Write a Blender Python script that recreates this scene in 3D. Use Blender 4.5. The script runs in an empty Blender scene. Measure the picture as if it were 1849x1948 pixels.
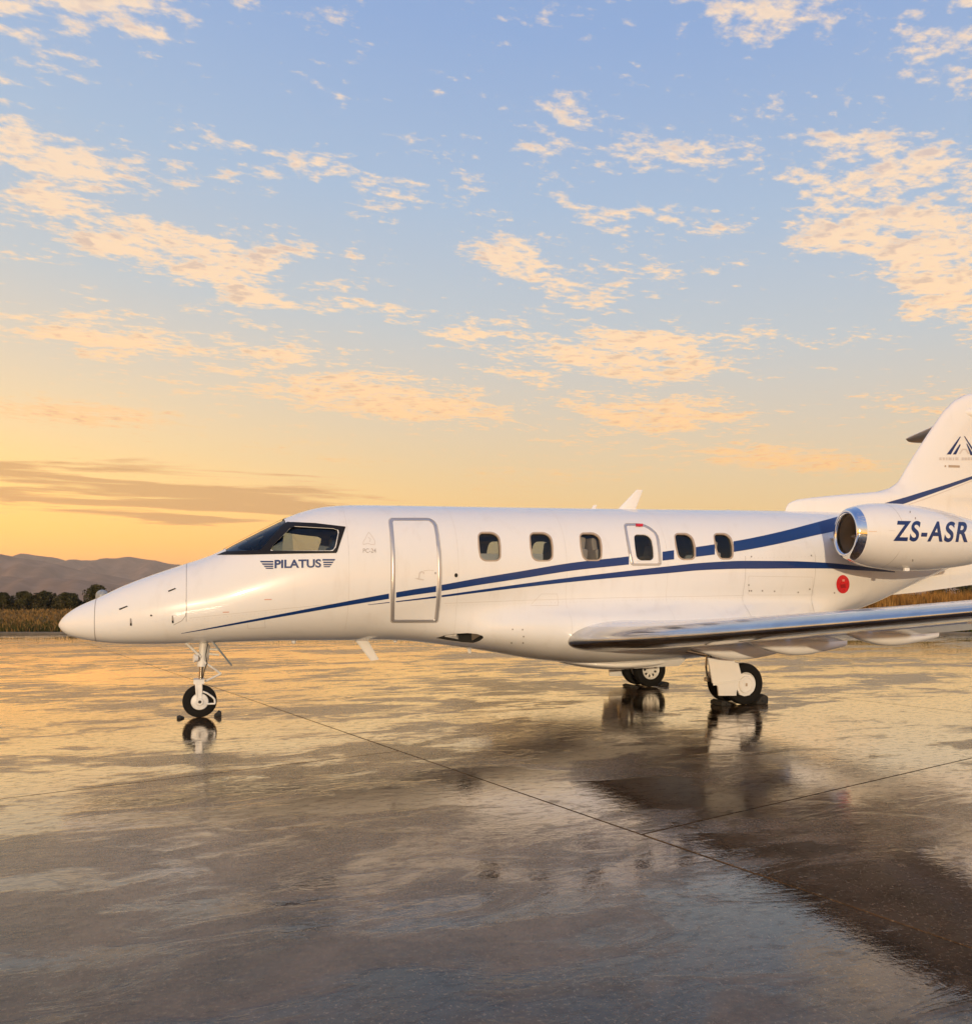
import bpy, bmesh, math, random
import numpy as np
from mathutils import Vector, Matrix

random.seed(7)
rng = np.random.default_rng(7)
sc = bpy.context.scene
COL = sc.collection

# ------------------------------------------------------------------ camera
PW, PH = 1849.0, 1948.0          # frame in which measurements are noted
FPX, CX, HY = 1483.0, 924.0, 1143.0
TH = math.radians(20.5)
CT, ST = math.cos(TH), math.sin(TH)
CAM = np.array([0.0, -10.7, 1.5])
cam_d = bpy.data.cameras.new("camera")
cam = bpy.data.objects.new("camera", cam_d)
COL.objects.link(cam)
cam_d.sensor_fit = 'HORIZONTAL'
cam_d.sensor_width = 36.0
cam_d.lens = 36.0 * FPX / PW
cam_d.shift_x = (PW / 2 - CX) / PW
cam_d.shift_y = (HY - PH / 2) / PW
cam_d.clip_start = 0.1
cam_d.clip_end = 30000
cam.location = CAM
cam.rotation_euler = (math.radians(90), 0, -TH)
sc.camera = cam

# ------------------------------------------------------------------ sky, sun, exposure
SUN_AZ = math.radians(21)        # towards the nose from the camera side
SUN_EL = math.radians(6.5)
to_sun = Vector((-math.sin(SUN_AZ) * math.cos(SUN_EL), -math.cos(SUN_AZ) * math.cos(SUN_EL), math.sin(SUN_EL)))
sun_d = bpy.data.lights.new("sun", 'SUN')
sun_d.energy = 3.2
sun_d.angle = math.radians(0.6)
sun_d.color = (1.0, 0.79, 0.52)
sun = bpy.data.objects.new("sun", sun_d)
COL.objects.link(sun)
sun.rotation_euler = to_sun.to_track_quat('Z', 'Y').to_euler()
sun.location = (-20, -30, 20)

sc.view_settings.view_transform = 'Standard'
sc.view_settings.look = 'None'
sc.view_settings.exposure = 0.0
sc.view_settings.gamma = 1.0
sc.view_settings.use_curve_mapping = False
sc.render.engine = 'CYCLES'
sc.cycles.use_denoising = True
try:
    sc.cycles.denoiser = 'OPENIMAGEDENOISE'
except Exception:
    pass
sc.cycles.max_bounces = 7
sc.cycles.diffuse_bounces = 3
sc.cycles.glossy_bounces = 4
sc.cycles.transparent_max_bounces = 8
sc.cycles.use_adaptive_sampling = True
sc.cycles.adaptive_threshold = 0.02
sc.cycles.caustics_reflective = True
sc.cycles.caustics_refractive = False
sc.cycles.sample_clamp_indirect = 30.0


def px_dir(px, py):
    xc = (px - CX) / FPX
    return np.array([xc * CT + ST, CT - xc * ST, (HY - py) / FPX])


def P(px, py, Y=0.0):
    """measured point -> world point on the lengthwise plane y=Y"""
    d = px_dir(px, py)
    t = (Y - CAM[1]) / d[1]
    return CAM + t * d


def G(px, py, z=0.0):
    d = px_dir(px, py)
    t = (z - CAM[2]) / d[2]
    return CAM + t * d


def PZ(px, zc):
    """horizontal position at viewing depth zc"""
    d = px_dir(px, HY)
    return CAM + zc * d


def lin(r, g, b):
    def f(c):
        c /= 255.0
        return c / 12.92 if c <= 0.04045 else ((c + 0.055) / 1.055) ** 2.4
    return (f(r), f(g), f(b), 1.0)


# node helpers
class NT:
    def __init__(self, tree):
        self.t = tree
        tree.nodes.clear()

    def n(self, typ, **kw):
        nd = self.t.nodes.new(typ)
        for k, v in kw.items():
            if k.startswith('i_'):
                key = k[2:]
                key = int(key) if key.isdigit() else key
                nd.inputs[key].default_value = v
            else:
                setattr(nd, k, v)
        return nd

    def l(self, a, b):
        self.t.links.new(a, b)

    def m(self, op, a, b=None, c=None, clamp=False):
        nd = self.t.nodes.new('ShaderNodeMath')
        nd.operation = op
        nd.use_clamp = clamp
        for i, v in enumerate((a, b, c)):
            if v is None:
                continue
            if isinstance(v, (int, float)):
                nd.inputs[i].default_value = v
            else:
                self.l(v, nd.inputs[i])
        return nd.outputs[0]

    def vm(self, op, a, b=None, s=None):
        nd = self.t.nodes.new('ShaderNodeVectorMath')
        nd.operation = op
        for i, v in enumerate((a, b)):
            if v is None:
                continue
            if isinstance(v, (tuple, list)):
                nd.inputs[i].default_value = v
            else:
                self.l(v, nd.inputs[i])
        if s is not None:
            if isinstance(s, (int, float)):
                nd.inputs['Scale'].default_value = s
            else:
                self.l(s, nd.inputs['Scale'])
        return nd

    def noise(self, vec, scale, detail=4, rough=0.55, dist=0.0, lac=2.0):
        nd = self.n('ShaderNodeTexNoise')
        nd.inputs['Scale'].default_value = scale
        nd.inputs['Detail'].default_value = detail
        nd.inputs['Roughness'].default_value = rough
        nd.inputs['Lacunarity'].default_value = lac
        nd.inputs['Distortion'].default_value = dist
        if vec is not None:
            self.l(vec, nd.inputs['Vector'])
        return nd.outputs['Fac']

    def mr(self, v, a, b, c=0.0, d=1.0, smooth=True):
        nd = self.n('ShaderNodeMapRange')
        nd.interpolation_type = 'SMOOTHSTEP' if smooth else 'LINEAR'
        nd.inputs[1].default_value = a
        nd.inputs[2].default_value = b
        nd.inputs[3].default_value = c
        nd.inputs[4].default_value = d
        self.l(v, nd.inputs[0])
        return nd.outputs[0]

    def mix(self, fac, a, b):
        nd = self.n('ShaderNodeMix', data_type='RGBA')
        for i, v in ((0, fac), (6, a), (7, b)):
            if isinstance(v, (int, float, tuple, list)):
                nd.inputs[i].default_value = v
            else:
                self.l(v, nd.inputs[i])
        return nd.outputs[2]

    def ramp(self, fac, stops, interp='LINEAR'):
        nd = self.n('ShaderNodeValToRGB')
        cr = nd.color_ramp
        cr.interpolation = interp
        while len(cr.elements) > 1:
            cr.elements.remove(cr.elements[-1])
        cr.elements[0].position = stops[0][0]
        cr.elements[0].color = stops[0][1]
        for p, c in stops[1:]:
            e = cr.elements.new(p)
            e.color = c
        self.l(fac, nd.inputs[0])
        return nd.outputs[0]


world = bpy.data.worlds.new("World")
sc.world = world
world.use_nodes = True
w = NT(world.node_tree)
tc = w.n('ShaderNodeTexCoord')
DIR = w.vm('NORMALIZE', tc.outputs['Generated']).outputs[0]
sep = w.n('ShaderNodeSeparateXYZ')
w.l(DIR, sep.inputs[0])
dz = w.m('MAXIMUM', sep.outputs['Z'], 0.0)
glow_az = math.radians(-75)      # the afterglow lies beyond the nose
gdir = (math.sin(glow_az), math.cos(glow_az), 0)
sdot = w.vm('DOT_PRODUCT', DIR, gdir).outputs['Value']
zeff = w.m('SUBTRACT', dz, w.m('MULTIPLY', sdot, 0.075), clamp=True)
skycol = w.ramp(zeff, [
    (0.0, (2.1, 0.86, 0.14, 1)), (0.05, (1.75, 0.84, 0.17, 1)), (0.10, (1.32, 0.80, 0.26, 1)),
    (0.16, (1.06, 0.76, 0.39, 1)), (0.25, (0.82, 0.71, 0.56, 1)), (0.335, (0.62, 0.67, 0.70, 1)),
    (0.46, (0.44, 0.58, 0.77, 1)), (0.60, (0.30, 0.455, 0.755, 1)), (1.0, lin(90, 130, 196))])
# physical sky mixed in lightly, its sun where the lamp is
nish = w.n('ShaderNodeTexSky')
nish.sky_type = 'NISHITA'
nish.sun_disc = False
nish.sun_elevation = SUN_EL
nish.sun_rotation = math.atan2(to_sun.x, to_sun.y)
nish_s = w.vm('SCALE', nish.outputs[0], s=0.06).outputs[0]
gl_boost = w.m('ADD', 1.0, w.m('MULTIPLY', w.m('MULTIPLY', w.mr(sdot, -0.2, 0.9), w.mr(dz, 0.42, 0.0)), 0.42))
skycol = w.vm('SCALE', skycol, s=gl_boost).outputs[0]
sky0 = w.mix(0.06, skycol, nish_s)
# cloud sheet, mapped on a flat layer overhead
zs = w.m('MAXIMUM', sep.outputs['Z'], 0.03)
comb = w.n('ShaderNodeCombineXYZ')
w.l(w.m('DIVIDE', sep.outputs['X'], zs), comb.inputs[0])
w.l(w.m('DIVIDE', sep.outputs['Y'], zs), comb.inputs[1])
CP = comb.outputs[0]


def cp(px, py):
    d = px_dir(px, py)
    return np.array([d[0] / d[2], d[1] / d[2]])


def cluster(ax, ay, bx, by, hw):
    A, B = cp(ax, ay), cp(bx, by)
    mx, my = (ax + bx) / 2, (ay + by) / 2
    L = math.hypot(bx - ax, by - ay)
    nx, ny = -(by - ay) / L, (bx - ax) / L
    C1, C2 = cp(mx + nx * hw, my + ny * hw), cp(mx - nx * hw, my - ny * hw)
    c = (A + B) / 2
    d = B - A
    ang = math.atan2(d[1], d[0])
    a = np.linalg.norm(d) / 2
    e = np.array([-math.sin(ang), math.cos(ang)])
    b = max(abs(np.dot(C1 - C2, e)) / 2, 0.02)
    mp = w.n('ShaderNodeMapping', vector_type='TEXTURE')
    mp.inputs['Location'].default_value = (c[0], c[1], 0)
    mp.inputs['Rotation'].default_value = (0, 0, ang)
    mp.inputs['Scale'].default_value = (a, b, 1)
    w.l(CPW, mp.inputs['Vector'])
    ln = w.vm('LENGTH', mp.outputs[0]).outputs['Value']
    return w.mr(ln, 1.7, 0.3, 0.0, 1.0)


# wobble so that cluster outlines are ragged
wob = w.n('ShaderNodeTexNoise')
wob.inputs['Scale'].default_value = 2.2
wob.inputs['Detail'].default_value = 1
w.l(CP, wob.inputs['Vector'])
wobv = w.vm('SCALE', w.vm('SUBTRACT', wob.outputs['Color'], (0.5, 0.5, 0.5)).outputs[0], s=0.5).outputs[0]
CPW = w.vm('ADD', CP, wobv).outputs[0]
clusters = [
    (480, 260, 640, 320, 40, .55), (1120, 310, 1330, 400, 60, .42), (900, 690, 1080, 740, 26, .55), (150, 700, 520, 760, 30, .4), (1420, 620, 1560, 650, 24, .5), (1060, 420, 1320, 480, 50, .42),
    (-60, 250, 250, 380, 90, 1.0), (0, 390, 640, 570, 60, 1.0), (340, 250, 700, 290, 45, .45),
    (650, 320, 900, 420, 55, .5), (860, 455, 1160, 580, 50, .85), (640, 545, 800, 600, 32, .6),
    (800, 625, 1000, 650, 34, .6), (980, 655, 1420, 685, 46, 1.0), (980, 245, 1400, 300, 60, .5),
    (1560, 250, 1960, 640, 130, 1.0), (1380, 330, 1540, 390, 40, .5), (1080, 520, 1350, 560, 55, .35),
    (-40, 610, 400, 670, 40, .95), (400, 650, 620, 690, 30, .8), (520, 710, 920, 800, 46, 1.05),
    (1080, 760, 1400, 810, 44, .95), (1350, 850, 1640, 900, 28, .9), (-60, 775, 330, 800, 26, 1.0),
    (560, 870, 760, 880, 12, .5), (1180, 855, 1290, 865, 16, .4), (1500, 640, 1700, 660, 30, .35),
    (820, -120, 1500, 60, 120, .7), (-300, -60, 300, 60, 100, .7), (1700, -80, 2300, 200, 120, .6),
]
Msum = None
for (a0, b0, a1, b1, hw, wt) in clusters:
    v = w.m('MULTIPLY', cluster(a0, b0, a1, b1, hw), wt)
    Msum = v if Msum is None else w.m('MAXIMUM', Msum, v)
# beyond the frame the same kind of broken sheet goes on
broad = w.mr(w.noise(CP, 0.55, 2, 0.5), 0.48, 0.66)
cst = w.n('ShaderNodeMapping')
cst.inputs['Rotation'].default_value = (0, 0, TH - 0.25)
cst.inputs['Scale'].default_value = (0.8, 1.15, 1)
w.l(CP, cst.inputs['Vector'])
CS = cst.outputs[0]
n1 = w.noise(CS, 6.0, 4, 0.58, 0.0)
n2 = w.noise(CS, 25.0, 4, 0.62, 0.0)
nn = w.m('ADD', w.m('MULTIPLY', n1, 0.55), w.m('MULTIPLY', n2, 0.45))
offs = w.vm('ADD', CS, (-0.03, -0.012, 0)).outputs[0]
n1b = w.noise(offs, 6.0, 4, 0.58, 0.0)
thr = w.m('SUBTRACT', 0.600, w.m('MULTIPLY', w.m('MAXIMUM', Msum, w.m('MULTIPLY', broad, 0.4)), 0.195))
dens_raw = w.m('SUBTRACT', nn, thr)
dens = w.mr(dens_raw, -0.035, 0.10)
fade_low = w.mr(dz, 0.05, 0.16)
dens = w.m('MULTIPLY', dens, fade_low)
thick = w.mr(dens_raw, 0.02, 0.14)
shade = w.m('MULTIPLY', thick, w.mr(w.m('SUBTRACT', n1, n1b), 0.0, 0.12), clamp=True)
ccol = w.ramp(dz, [(0.0, lin(252, 205, 130)), (0.16, (1.25, 0.72, 0.30, 1)), (0.30, (1.16, 0.80, 0.48, 1)), (0.5, lin(255, 228, 200))])
cshade = w.ramp(dz, [(0.0, lin(226, 170, 115)), (0.2, lin(232, 192, 148)), (0.45, lin(206, 188, 188))])
ccol = w.mix(w.m('MULTIPLY', shade, 0.7), ccol, cshade)
sky1 = w.mix(w.m('MULTIPLY', dens, 0.93), sky0, ccol)
# long low bank of stratus over the hills
lmp = w.n('ShaderNodeMapping')
lmp.inputs['Scale'].default_value = (0.34, 0.75, 1)
lmp.inputs['Rotation'].default_value = (0, 0, TH)
w.l(CP, lmp.inputs['Vector'])
ln_ = w.noise(lmp.outputs[0], 1.9, 6, 0.58, 0.4)
lowm = None
for q in [(-160, 905, 620, 968, 40), (420, 958, 680, 976, 16), (250, 985, 520, 995, 9)]:
    v = cluster(*q)
    lowm = v if lowm is None else w.m('MAXIMUM', lowm, v)
ldens = w.mr(w.m('ADD', ln_, w.m('MULTIPLY', lowm, 0.27)), 0.58, 0.72)
ldens = w.m('MULTIPLY', ldens, w.mr(lowm, 0.0, 0.3))
sky2 = w.mix(w.m('MULTIPLY', ldens, 0.7), sky1, lin(222, 166, 110))
bg = w.n('ShaderNodeBackground')
bg.inputs['Strength'].default_value = 1.0
w.l(sky2, bg.inputs['Color'])
wo = w.n('ShaderNodeOutputWorld')
w.l(bg.outputs[0], wo.inputs['Surface'])
world.cycles.sampling_method = 'MANUAL'
world.cycles.sample_map_resolution = 1024


# ------------------------------------------------------------------ materials
def mat(name, base=(0.8, 0.8, 0.8), rough=0.5, metal=0.0, coat=0.0, noise=None, bump=None, spec=None, emit=None):
    m = bpy.data.materials.new(name)
    m.use_nodes = True
    t = NT(m.node_tree)
    out = t.n('ShaderNodeOutputMaterial')
    b = t.n('ShaderNodeBsdfPrincipled')
    t.l(b.outputs[0], out.inputs[0])
    b.inputs['Base Color'].default_value = (*base[:3], 1)
    b.inputs['Roughness'].default_value = rough
    b.inputs['Metallic'].default_value = metal
    b.inputs['Coat Weight'].default_value = coat
    b.inputs['Coat Roughness'].default_value = 0.06
    if spec is not None:
        b.inputs['Specular IOR Level'].default_value = spec
    tcn = t.n('ShaderNodeTexCoord')
    vec = tcn.outputs['Object']
    if noise:
        scale, amt = noise
        nf = t.noise(vec, scale, 5, 0.6)
        dark = tuple(c * (1 - amt) for c in base[:3]) + (1,)
        light = tuple(min(1, c * (1 + amt)) for c in base[:3]) + (1,)
        t.l(t.mix(t.mr(nf, 0.3, 0.7), dark, light), b.inputs['Base Color'])
        t.l(t.mr(nf, 0.25, 0.75, rough * 0.8, min(1, rough * 1.25)), b.inputs['Roughness'])
    if bump:
        bs, bd, bst = bump
        bn = t.n('ShaderNodeBump')
        bn.inputs['Strength'].default_value = bst
        bn.inputs['Distance'].default_value = bd
        t.l(t.noise(vec, bs, 4, 0.6), bn.inputs['Height'])
        t.l(bn.outputs[0], b.inputs['Normal'])
    return m


M = {}
M['white'] = mat('white_paint', (0.80, 0.785, 0.765), 0.24, coat=0.8, bump=(2.6, 0.003, 0.22))
M['white'].node_tree.nodes['Principled BSDF'].inputs['Specular IOR Level'].default_value = 0.15
M['white'].node_tree.nodes['Principled BSDF'].inputs['Coat Roughness'].default_value = 0.035
t = NT.__new__(NT)
t.t = M['white'].node_tree
pb = [n for n in t.t.nodes if n.type == 'BSDF_PRINCIPLED'][0]
tcw = t.n('ShaderNodeTexCoord')
mpw = t.n('ShaderNodeMapping')
mpw.inputs['Scale'].default_value = (5.0, 5.0, 0.9)
t.l(tcw.outputs['Object'], mpw.inputs['Vector'])
grime = t.mr(t.noise(mpw.outputs[0], 1.0, 5, 0.65), 0.50, 0.80)
t.l(t.mix(t.m('MULTIPLY', grime, 0.55), (0.80, 0.785, 0.765, 1), (0.70, 0.67, 0.63, 1)), pb.inputs['Base Color'])
M['blue'] = mat('blue_paint', (0.003, 0.032, 0.155), 0.35, coat=0.1)
M['navy'] = mat('navy_lettering', (0.003, 0.024, 0.13), 0.45)
M['chrome'] = mat('polished_metal', (0.56, 0.56, 0.57), 0.17, 1.0, noise=(2.6, 0.10))
M['lip'] = mat('polished_lip', (0.78, 0.79, 0.81), 0.08, 1.0)
M['frame_metal'] = mat('brushed_frame', (0.56, 0.53, 0.51), 0.36, 0.6)
M['black'] = mat('black_frame', (0.010, 0.008, 0.007), 0.55, spec=0.3)
M['rubber'] = mat('tyre_rubber', (0.010, 0.009, 0.008), 0.8, spec=0.2, noise=(9, 0.3), bump=(40, 0.002, 0.4))
M['wheel'] = mat('wheel_paint', (0.72, 0.70, 0.66), 0.4, noise=(8, 0.12))
M['alu'] = mat('gear_metal', (0.55, 0.53, 0.50), 0.35, 0.8, noise=(12, 0.15))
M['piston'] = mat('piston_steel', (0.25, 0.24, 0.23), 0.2, 1.0)
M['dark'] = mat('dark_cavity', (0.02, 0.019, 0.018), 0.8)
M['tan'] = mat('window_reveal', (0.42, 0.33, 0.25), 0.5)
M['lining'] = mat('cabin_lining', (0.55, 0.50, 0.44), 0.7)
M['leather'] = mat('seat_leather', (0.66, 0.48, 0.34), 0.55, noise=(6, 0.1))
M['navyseat'] = mat('cockpit_seat', (0.03, 0.05, 0.09), 0.6)
M['shade'] = mat('window_shade', (0.66, 0.56, 0.44), 0.7)
M['red'] = mat('red_marking', (0.62, 0.012, 0.012), 0.4, coat=0.3, noise=(30, 0.2))
M['seam'] = mat('panel_seam', (0.30, 0.27, 0.25), 0.6)
M['greydecal'] = mat('grey_print', (0.42, 0.38, 0.36), 0.5)
M['palegrey'] = mat('pale_print', (0.62, 0.57, 0.54), 0.5)
M['fan'] = mat('fan_metal', (0.10, 0.085, 0.07), 0.35, 0.9)
M['duct'] = mat('intake_duct', (0.50, 0.42, 0.33), 0.35, 0.6)
M['doorblue'] = mat('gear_door_inner', (0.20, 0.24, 0.27), 0.4, 0.3)
M['chock'] = mat('chock_rubber', (0.022, 0.020, 0.018), 0.85, noise=(20, 0.3))
M['lens'] = mat('lamp_lens', (0.85, 0.85, 0.85), 0.1)

# tinted window glass: clear but dark, mirror-like at grazing angles
gm = bpy.data.materials.new('tinted_glass')
gm.use_nodes = True
t = NT(gm.node_tree)
o_ = t.n('ShaderNodeOutputMaterial')
tr = t.n('ShaderNodeBsdfTransparent')
tr.inputs[0].default_value = (0.62, 0.70, 0.78, 1)
gl = t.n('ShaderNodeBsdfGlossy')
gl.inputs['Roughness'].default_value = 0.03
fr = t.n('ShaderNodeFresnel')
fr.inputs['IOR'].default_value = 1.5
mx_ = t.n('ShaderNodeMixShader')
t.l(fr.outputs[0], mx_.inputs[0])
t.l(tr.outputs[0], mx_.inputs[1])
t.l(gl.outputs[0], mx_.inputs[2])
t.l(mx_.outputs[0], o_.inputs[0])
M['glass'] = gm


# ------------------------------------------------------------------ mesh helpers
def link(name, me, mats, parent=None):
    ob = bpy.data.objects.new(name, me)
    COL.objects.link(ob)
    for mm in (mats if isinstance(mats, (list, tuple)) else [mats]):
        if mm is not None:
            me.materials.append(mm)
    if parent is not None:
        ob.parent = parent
    return ob


def tag(o, label=None, cat=None, group=None, kind=None):
    if label:
        o['label'] = label
    if cat:
        o['category'] = cat
    if group:
        o['group'] = group
    if kind:
        o['kind'] = kind
    return o


class MB:
    def __init__(self):
        self.v, self.f = [], []

    def add(self, vs, fs):
        k = len(self.v)
        self.v += [tuple(map(float, q)) for q in vs]
        self.f += [tuple(i + k for i in q) for q in fs]
        return self

    def box(self, c, s, rot=None):
        hx, hy, hz = s[0] / 2, s[1] / 2, s[2] / 2
        vs = [Vector((x, y, z)) for x in (-hx, hx) for y in (-hy, hy) for z in (-hz, hz)]
        if rot is not None:
            vs = [rot @ q for q in vs]
        vs = [q + Vector(c) for q in vs]
        return self.add(vs, [(0, 1, 3, 2), (4, 6, 7, 5), (0, 4, 5, 1), (2, 3, 7, 6), (0, 2, 6, 4), (1, 5, 7, 3)])

    def tube(self, p0, p1, r0, r1=None, n=14, caps=True):
        r1 = r0 if r1 is None else r1
        p0, p1 = Vector(p0), Vector(p1)
        d = (p1 - p0).normalized()
        a = d.orthogonal().normalized()
        b = d.cross(a)
        vs = []
        for p, r in ((p0, r0), (p1, r1)):
            for i in range(n):
                q = 2 * math.pi * i / n
                vs.append(p + a * (r * math.cos(q)) + b * (r * math.sin(q)))
        fs = [(i, (i + 1) % n, n + (i + 1) % n, n + i) for i in range(n)]
        if caps:
            fs += [tuple(range(n - 1, -1, -1)), tuple(range(n, 2 * n))]
        return self.add(vs, fs)

    def path(self, pts, r, n=10):
        for a, b in zip(pts[:-1], pts[1:]):
            self.tube(a, b, r, n=n)
        return self

    def lathe(self, origin, axis, prof, n=40, close=False):
        """prof: list of (along axis, radius)"""
        o = Vector(origin)
        d = Vector(axis).normalized()
        a = d.orthogonal().normalized()
        b = d.cross(a)
        vs, fs = [], []
        for s, r in prof:
            for i in range(n):
                q = 2 * math.pi * i / n
                vs.append(o + d * s + a * (r * math.cos(q)) + b * (r * math.sin(q)))
        k = len(prof)
        for j in range(k - 1 if not close else k):
            j2 = (j + 1) % k
            for i in range(n):
                i2 = (i + 1) % n
                fs.append((j * n + i, j * n + i2, j2 * n + i2, j2 * n + i))
        return self.add(vs, fs)

    def loft(self, rings, caps=True):
        n = len(rings[0])
        vs = [q for r in rings for q in r]
        fs = []
        for j in range(len(rings) - 1):
            for i in range(n):
                i2 = (i + 1) % n
                fs.append((j * n + i, j * n + i2, (j + 1) * n + i2, (j + 1) * n + i))
        if caps:
            fs.append(tuple(range(n - 1, -1, -1)))
            fs.append(tuple(range((len(rings) - 1) * n, len(rings) * n)))
        return self.add(vs, fs)

    def prism(self, pts, vec):
        """closed polygon (3-D points) pushed along vec"""
        n = len(pts)
        v = np.array(vec)
        vs = [np.array(q) for q in pts] + [np.array(q) + v for q in pts]
        fs = [tuple(range(n - 1, -1, -1)), tuple(range(n, 2 * n))]
        fs += [(i, (i + 1) % n, n + (i + 1) % n, n + i) for i in range(n)]
        return self.add(vs, fs)

    def mesh(self, name, smooth=True, angle=35):
        me = bpy.data.meshes.new(name)
        me.from_pydata(self.v, [], self.f)
        me.validate()
        bm = bmesh.new()
        bm.from_mesh(me)
        bmesh.ops.recalc_face_normals(bm, faces=bm.faces)
        bm.to_mesh(me)
        bm.free()
        if smooth:
            me.shade_smooth()
            me.set_sharp_from_angle(angle=math.radians(angle))
        return me

    def build(self, name, m, parent=None, smooth=True, angle=35, bevel=0):
        me = self.mesh(name, smooth, angle)
        if bevel:
            bm = bmesh.new()
            bm.from_mesh(me)
            eds = [e for e in bm.edges if e.is_manifold and e.calc_face_angle() > math.radians(40)]
            bmesh.ops.bevel(bm, geom=eds, offset=bevel, segments=2, affect='EDGES', profile=0.6)
            bm.to_mesh(me)
            bm.free()
            me.shade_smooth()
            me.set_sharp_from_angle(angle=math.radians(angle))
        return link(name, me, m, parent)


def pchip(xs, ys, xq):
    xs, ys, xq = np.asarray(xs, float), np.asarray(ys, float), np.asarray(xq, float)
    h = np.diff(xs)
    d = np.diff(ys) / h
    m = np.zeros_like(xs)
    m[0], m[-1] = d[0], d[-1]
    for i in range(1, len(xs) - 1):
        if d[i - 1] * d[i] > 0:
            w1, w2 = 2 * h[i] + h[i - 1], h[i] + 2 * h[i - 1]
            m[i] = (w1 + w2) / (w1 / d[i - 1] + w2 / d[i])
    k = np.clip(np.searchsorted(xs, xq) - 1, 0, len(xs) - 2)
    s = np.clip((xq - xs[k]) / h[k], 0, 1)
    return ((1 + 2 * s) * (1 - s) ** 2 * ys[k] + s * (1 - s) ** 2 * h[k] * m[k]
            + s * s * (3 - 2 * s) * ys[k + 1] + s * s * (s - 1) * h[k] * m[k + 1])


# ------------------------------------------------------------------ the setting: apron, field, hills
def wet_concrete():
    m = bpy.data.materials.new('wet_concrete')
    m.use_nodes = True
    t = NT(m.node_tree)
    out = t.n('ShaderNodeOutputMaterial')
    b = t.n('ShaderNodeBsdfPrincipled')
    geo = t.n('ShaderNodeNewGeometry')
    pos = geo.outputs['Position']
    oi = t.n('ShaderNodeObjectInfo')
    # slow undulation decides where water stands
    mp = t.n('ShaderNodeMapping')
    mp.inputs['Rotation'].default_value = (0, 0, TH)
    mp.inputs['Scale'].default_value = (0.62, 1.35, 1)
    t.l(pos, mp.inputs['Vector'])
    mv = mp.outputs[0]
    pool = t.noise(mv, 0.42, 3, 0.58, 0.6)
    streak = t.noise(mv, 2.1, 5, 0.68, 0.8)
    fine = t.noise(pos, 30.0, 3, 0.65)
    mid = t.noise(mv, 9.0, 3, 0.62, 0.8)
    wetv = t.m('ADD', t.m('MULTIPLY', pool, 0.55), t.m('MULTIPLY', streak, 0.45))
    wet = t.mr(wetv, 0.445, 0.525)
    # colour of the slab itself, darker where soaked
    stain = t.noise(pos, 1.7, 6, 0.74, 0.0)
    dry = t.mix(t.mr(stain, 0.3, 0.7), (0.085, 0.050, 0.026, 1), (0.22, 0.130, 0.070, 1))
    soaked = t.mix(t.mr(stain, 0.3, 0.7), (0.030, 0.016, 0.008, 1), (0.105, 0.059, 0.031, 1))
    col = t.mix(t.m('MULTIPLY', wet, 0.85), dry, soaked)
    grit = t.noise(pos, 48, 4, 0.7)
    col = t.mix(t.m('MULTIPLY', t.mr(grit, 0.56, 0.70), 0.6), col, (0.022, 0.014, 0.009, 1))
    col = t.mix(t.m('MULTIPLY', t.mr(grit, 0.44, 0.34), 0.5), col, (0.42, 0.28, 0.16, 1))
    hs = t.n('ShaderNodeHueSaturation')
    t.l(t.mr(oi.outputs['Random'], 0, 1, 0.78, 1.22, False), hs.inputs['Value'])
    t.l(col, hs.inputs['Color'])
    t.l(hs.outputs[0], b.inputs['Base Color'])
    rgh = t.mr(wet, 0, 1, 0.26, 0.035, False)
    rgh = t.m('ADD', rgh, t.m('MULTIPLY', t.mr(fine, 0.45, 0.75), 0.05))
    t.l(rgh, b.inputs['Roughness'])
    b.inputs['IOR'].default_value = 1.42
    # relief: broom finish and ripples
    h = t.m('ADD', t.m('MULTIPLY', mid, 0.0068), t.m('MULTIPLY', fine, 0.0030))
    h = t.m('ADD', h, t.m('MULTIPLY', streak, 0.008))
    h = t.m('MULTIPLY', h, t.mr(wet, 0, 1, 1.0, 0.55, False))
    bp = t.n('ShaderNodeBump')
    bp.inputs['Strength'].default_value = 0.27
    bp.inputs['Distance'].default_value = 1.0
    t.l(h, bp.inputs['Height'])
    t.l(bp.outputs[0], b.inputs['Normal'])
    # water film over the slab: mirror that strengthens towards grazing view
    film = t.n('ShaderNodeBsdfGlossy')
    film.inputs['Color'].default_value = (1.0, 0.95, 0.87, 1)
    t.l(t.mr(wet, 0, 1, 0.12, 0.035, False), film.inputs['Roughness'])
    t.l(bp.outputs[0], film.inputs['Normal'])
    lw = t.n('ShaderNodeLayerWeight')
    lw.inputs['Blend'].default_value = 0.5
    t.l(bp.outputs[0], lw.inputs['Normal'])
    fr = t.ramp(lw.outputs['Facing'], [(p, (v, v, v, 1)) for p, v in ((0.0, 0.02), (0.5, 0.03), (0.58, 0.07), (0.65, 0.145), (0.7, 0.25), (0.766, 0.46), (0.83, 0.72), (0.9, 0.91), (1.0, 0.98))])
    fz_ = t.m('ADD', fr, 0.0)
    fz_ = t.m('MULTIPLY', fz_, t.mr(wet, 0, 1, 0.20, 1.0, False), clamp=True)
    # grit and ridges of the broom finish stand out of the film
    ridge = t.noise(mv, 13.0, 5, 0.74, 0.5)
    keep_ = t.mr(t.m('ADD', ridge, t.m('MULTIPLY', wet, 0.05)), 0.40, 0.56, 0.26, 1.0)
    fz_ = t.m('MULTIPLY', fz_, keep_)
    mxs = t.n('ShaderNodeMixShader')
    t.l(fz_, mxs.inputs[0])
    t.l(b.outputs[0], mxs.inputs[1])
    t.l(film.outputs[0], mxs.inputs[2])
    t.l(mxs.outputs[0], out.inputs[0])
    return m


M['concrete'] = wet_concrete()
M['sealant'] = mat('joint_sealant', (0.020, 0.017, 0.015), 0.5, noise=(6, 0.3))

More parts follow.
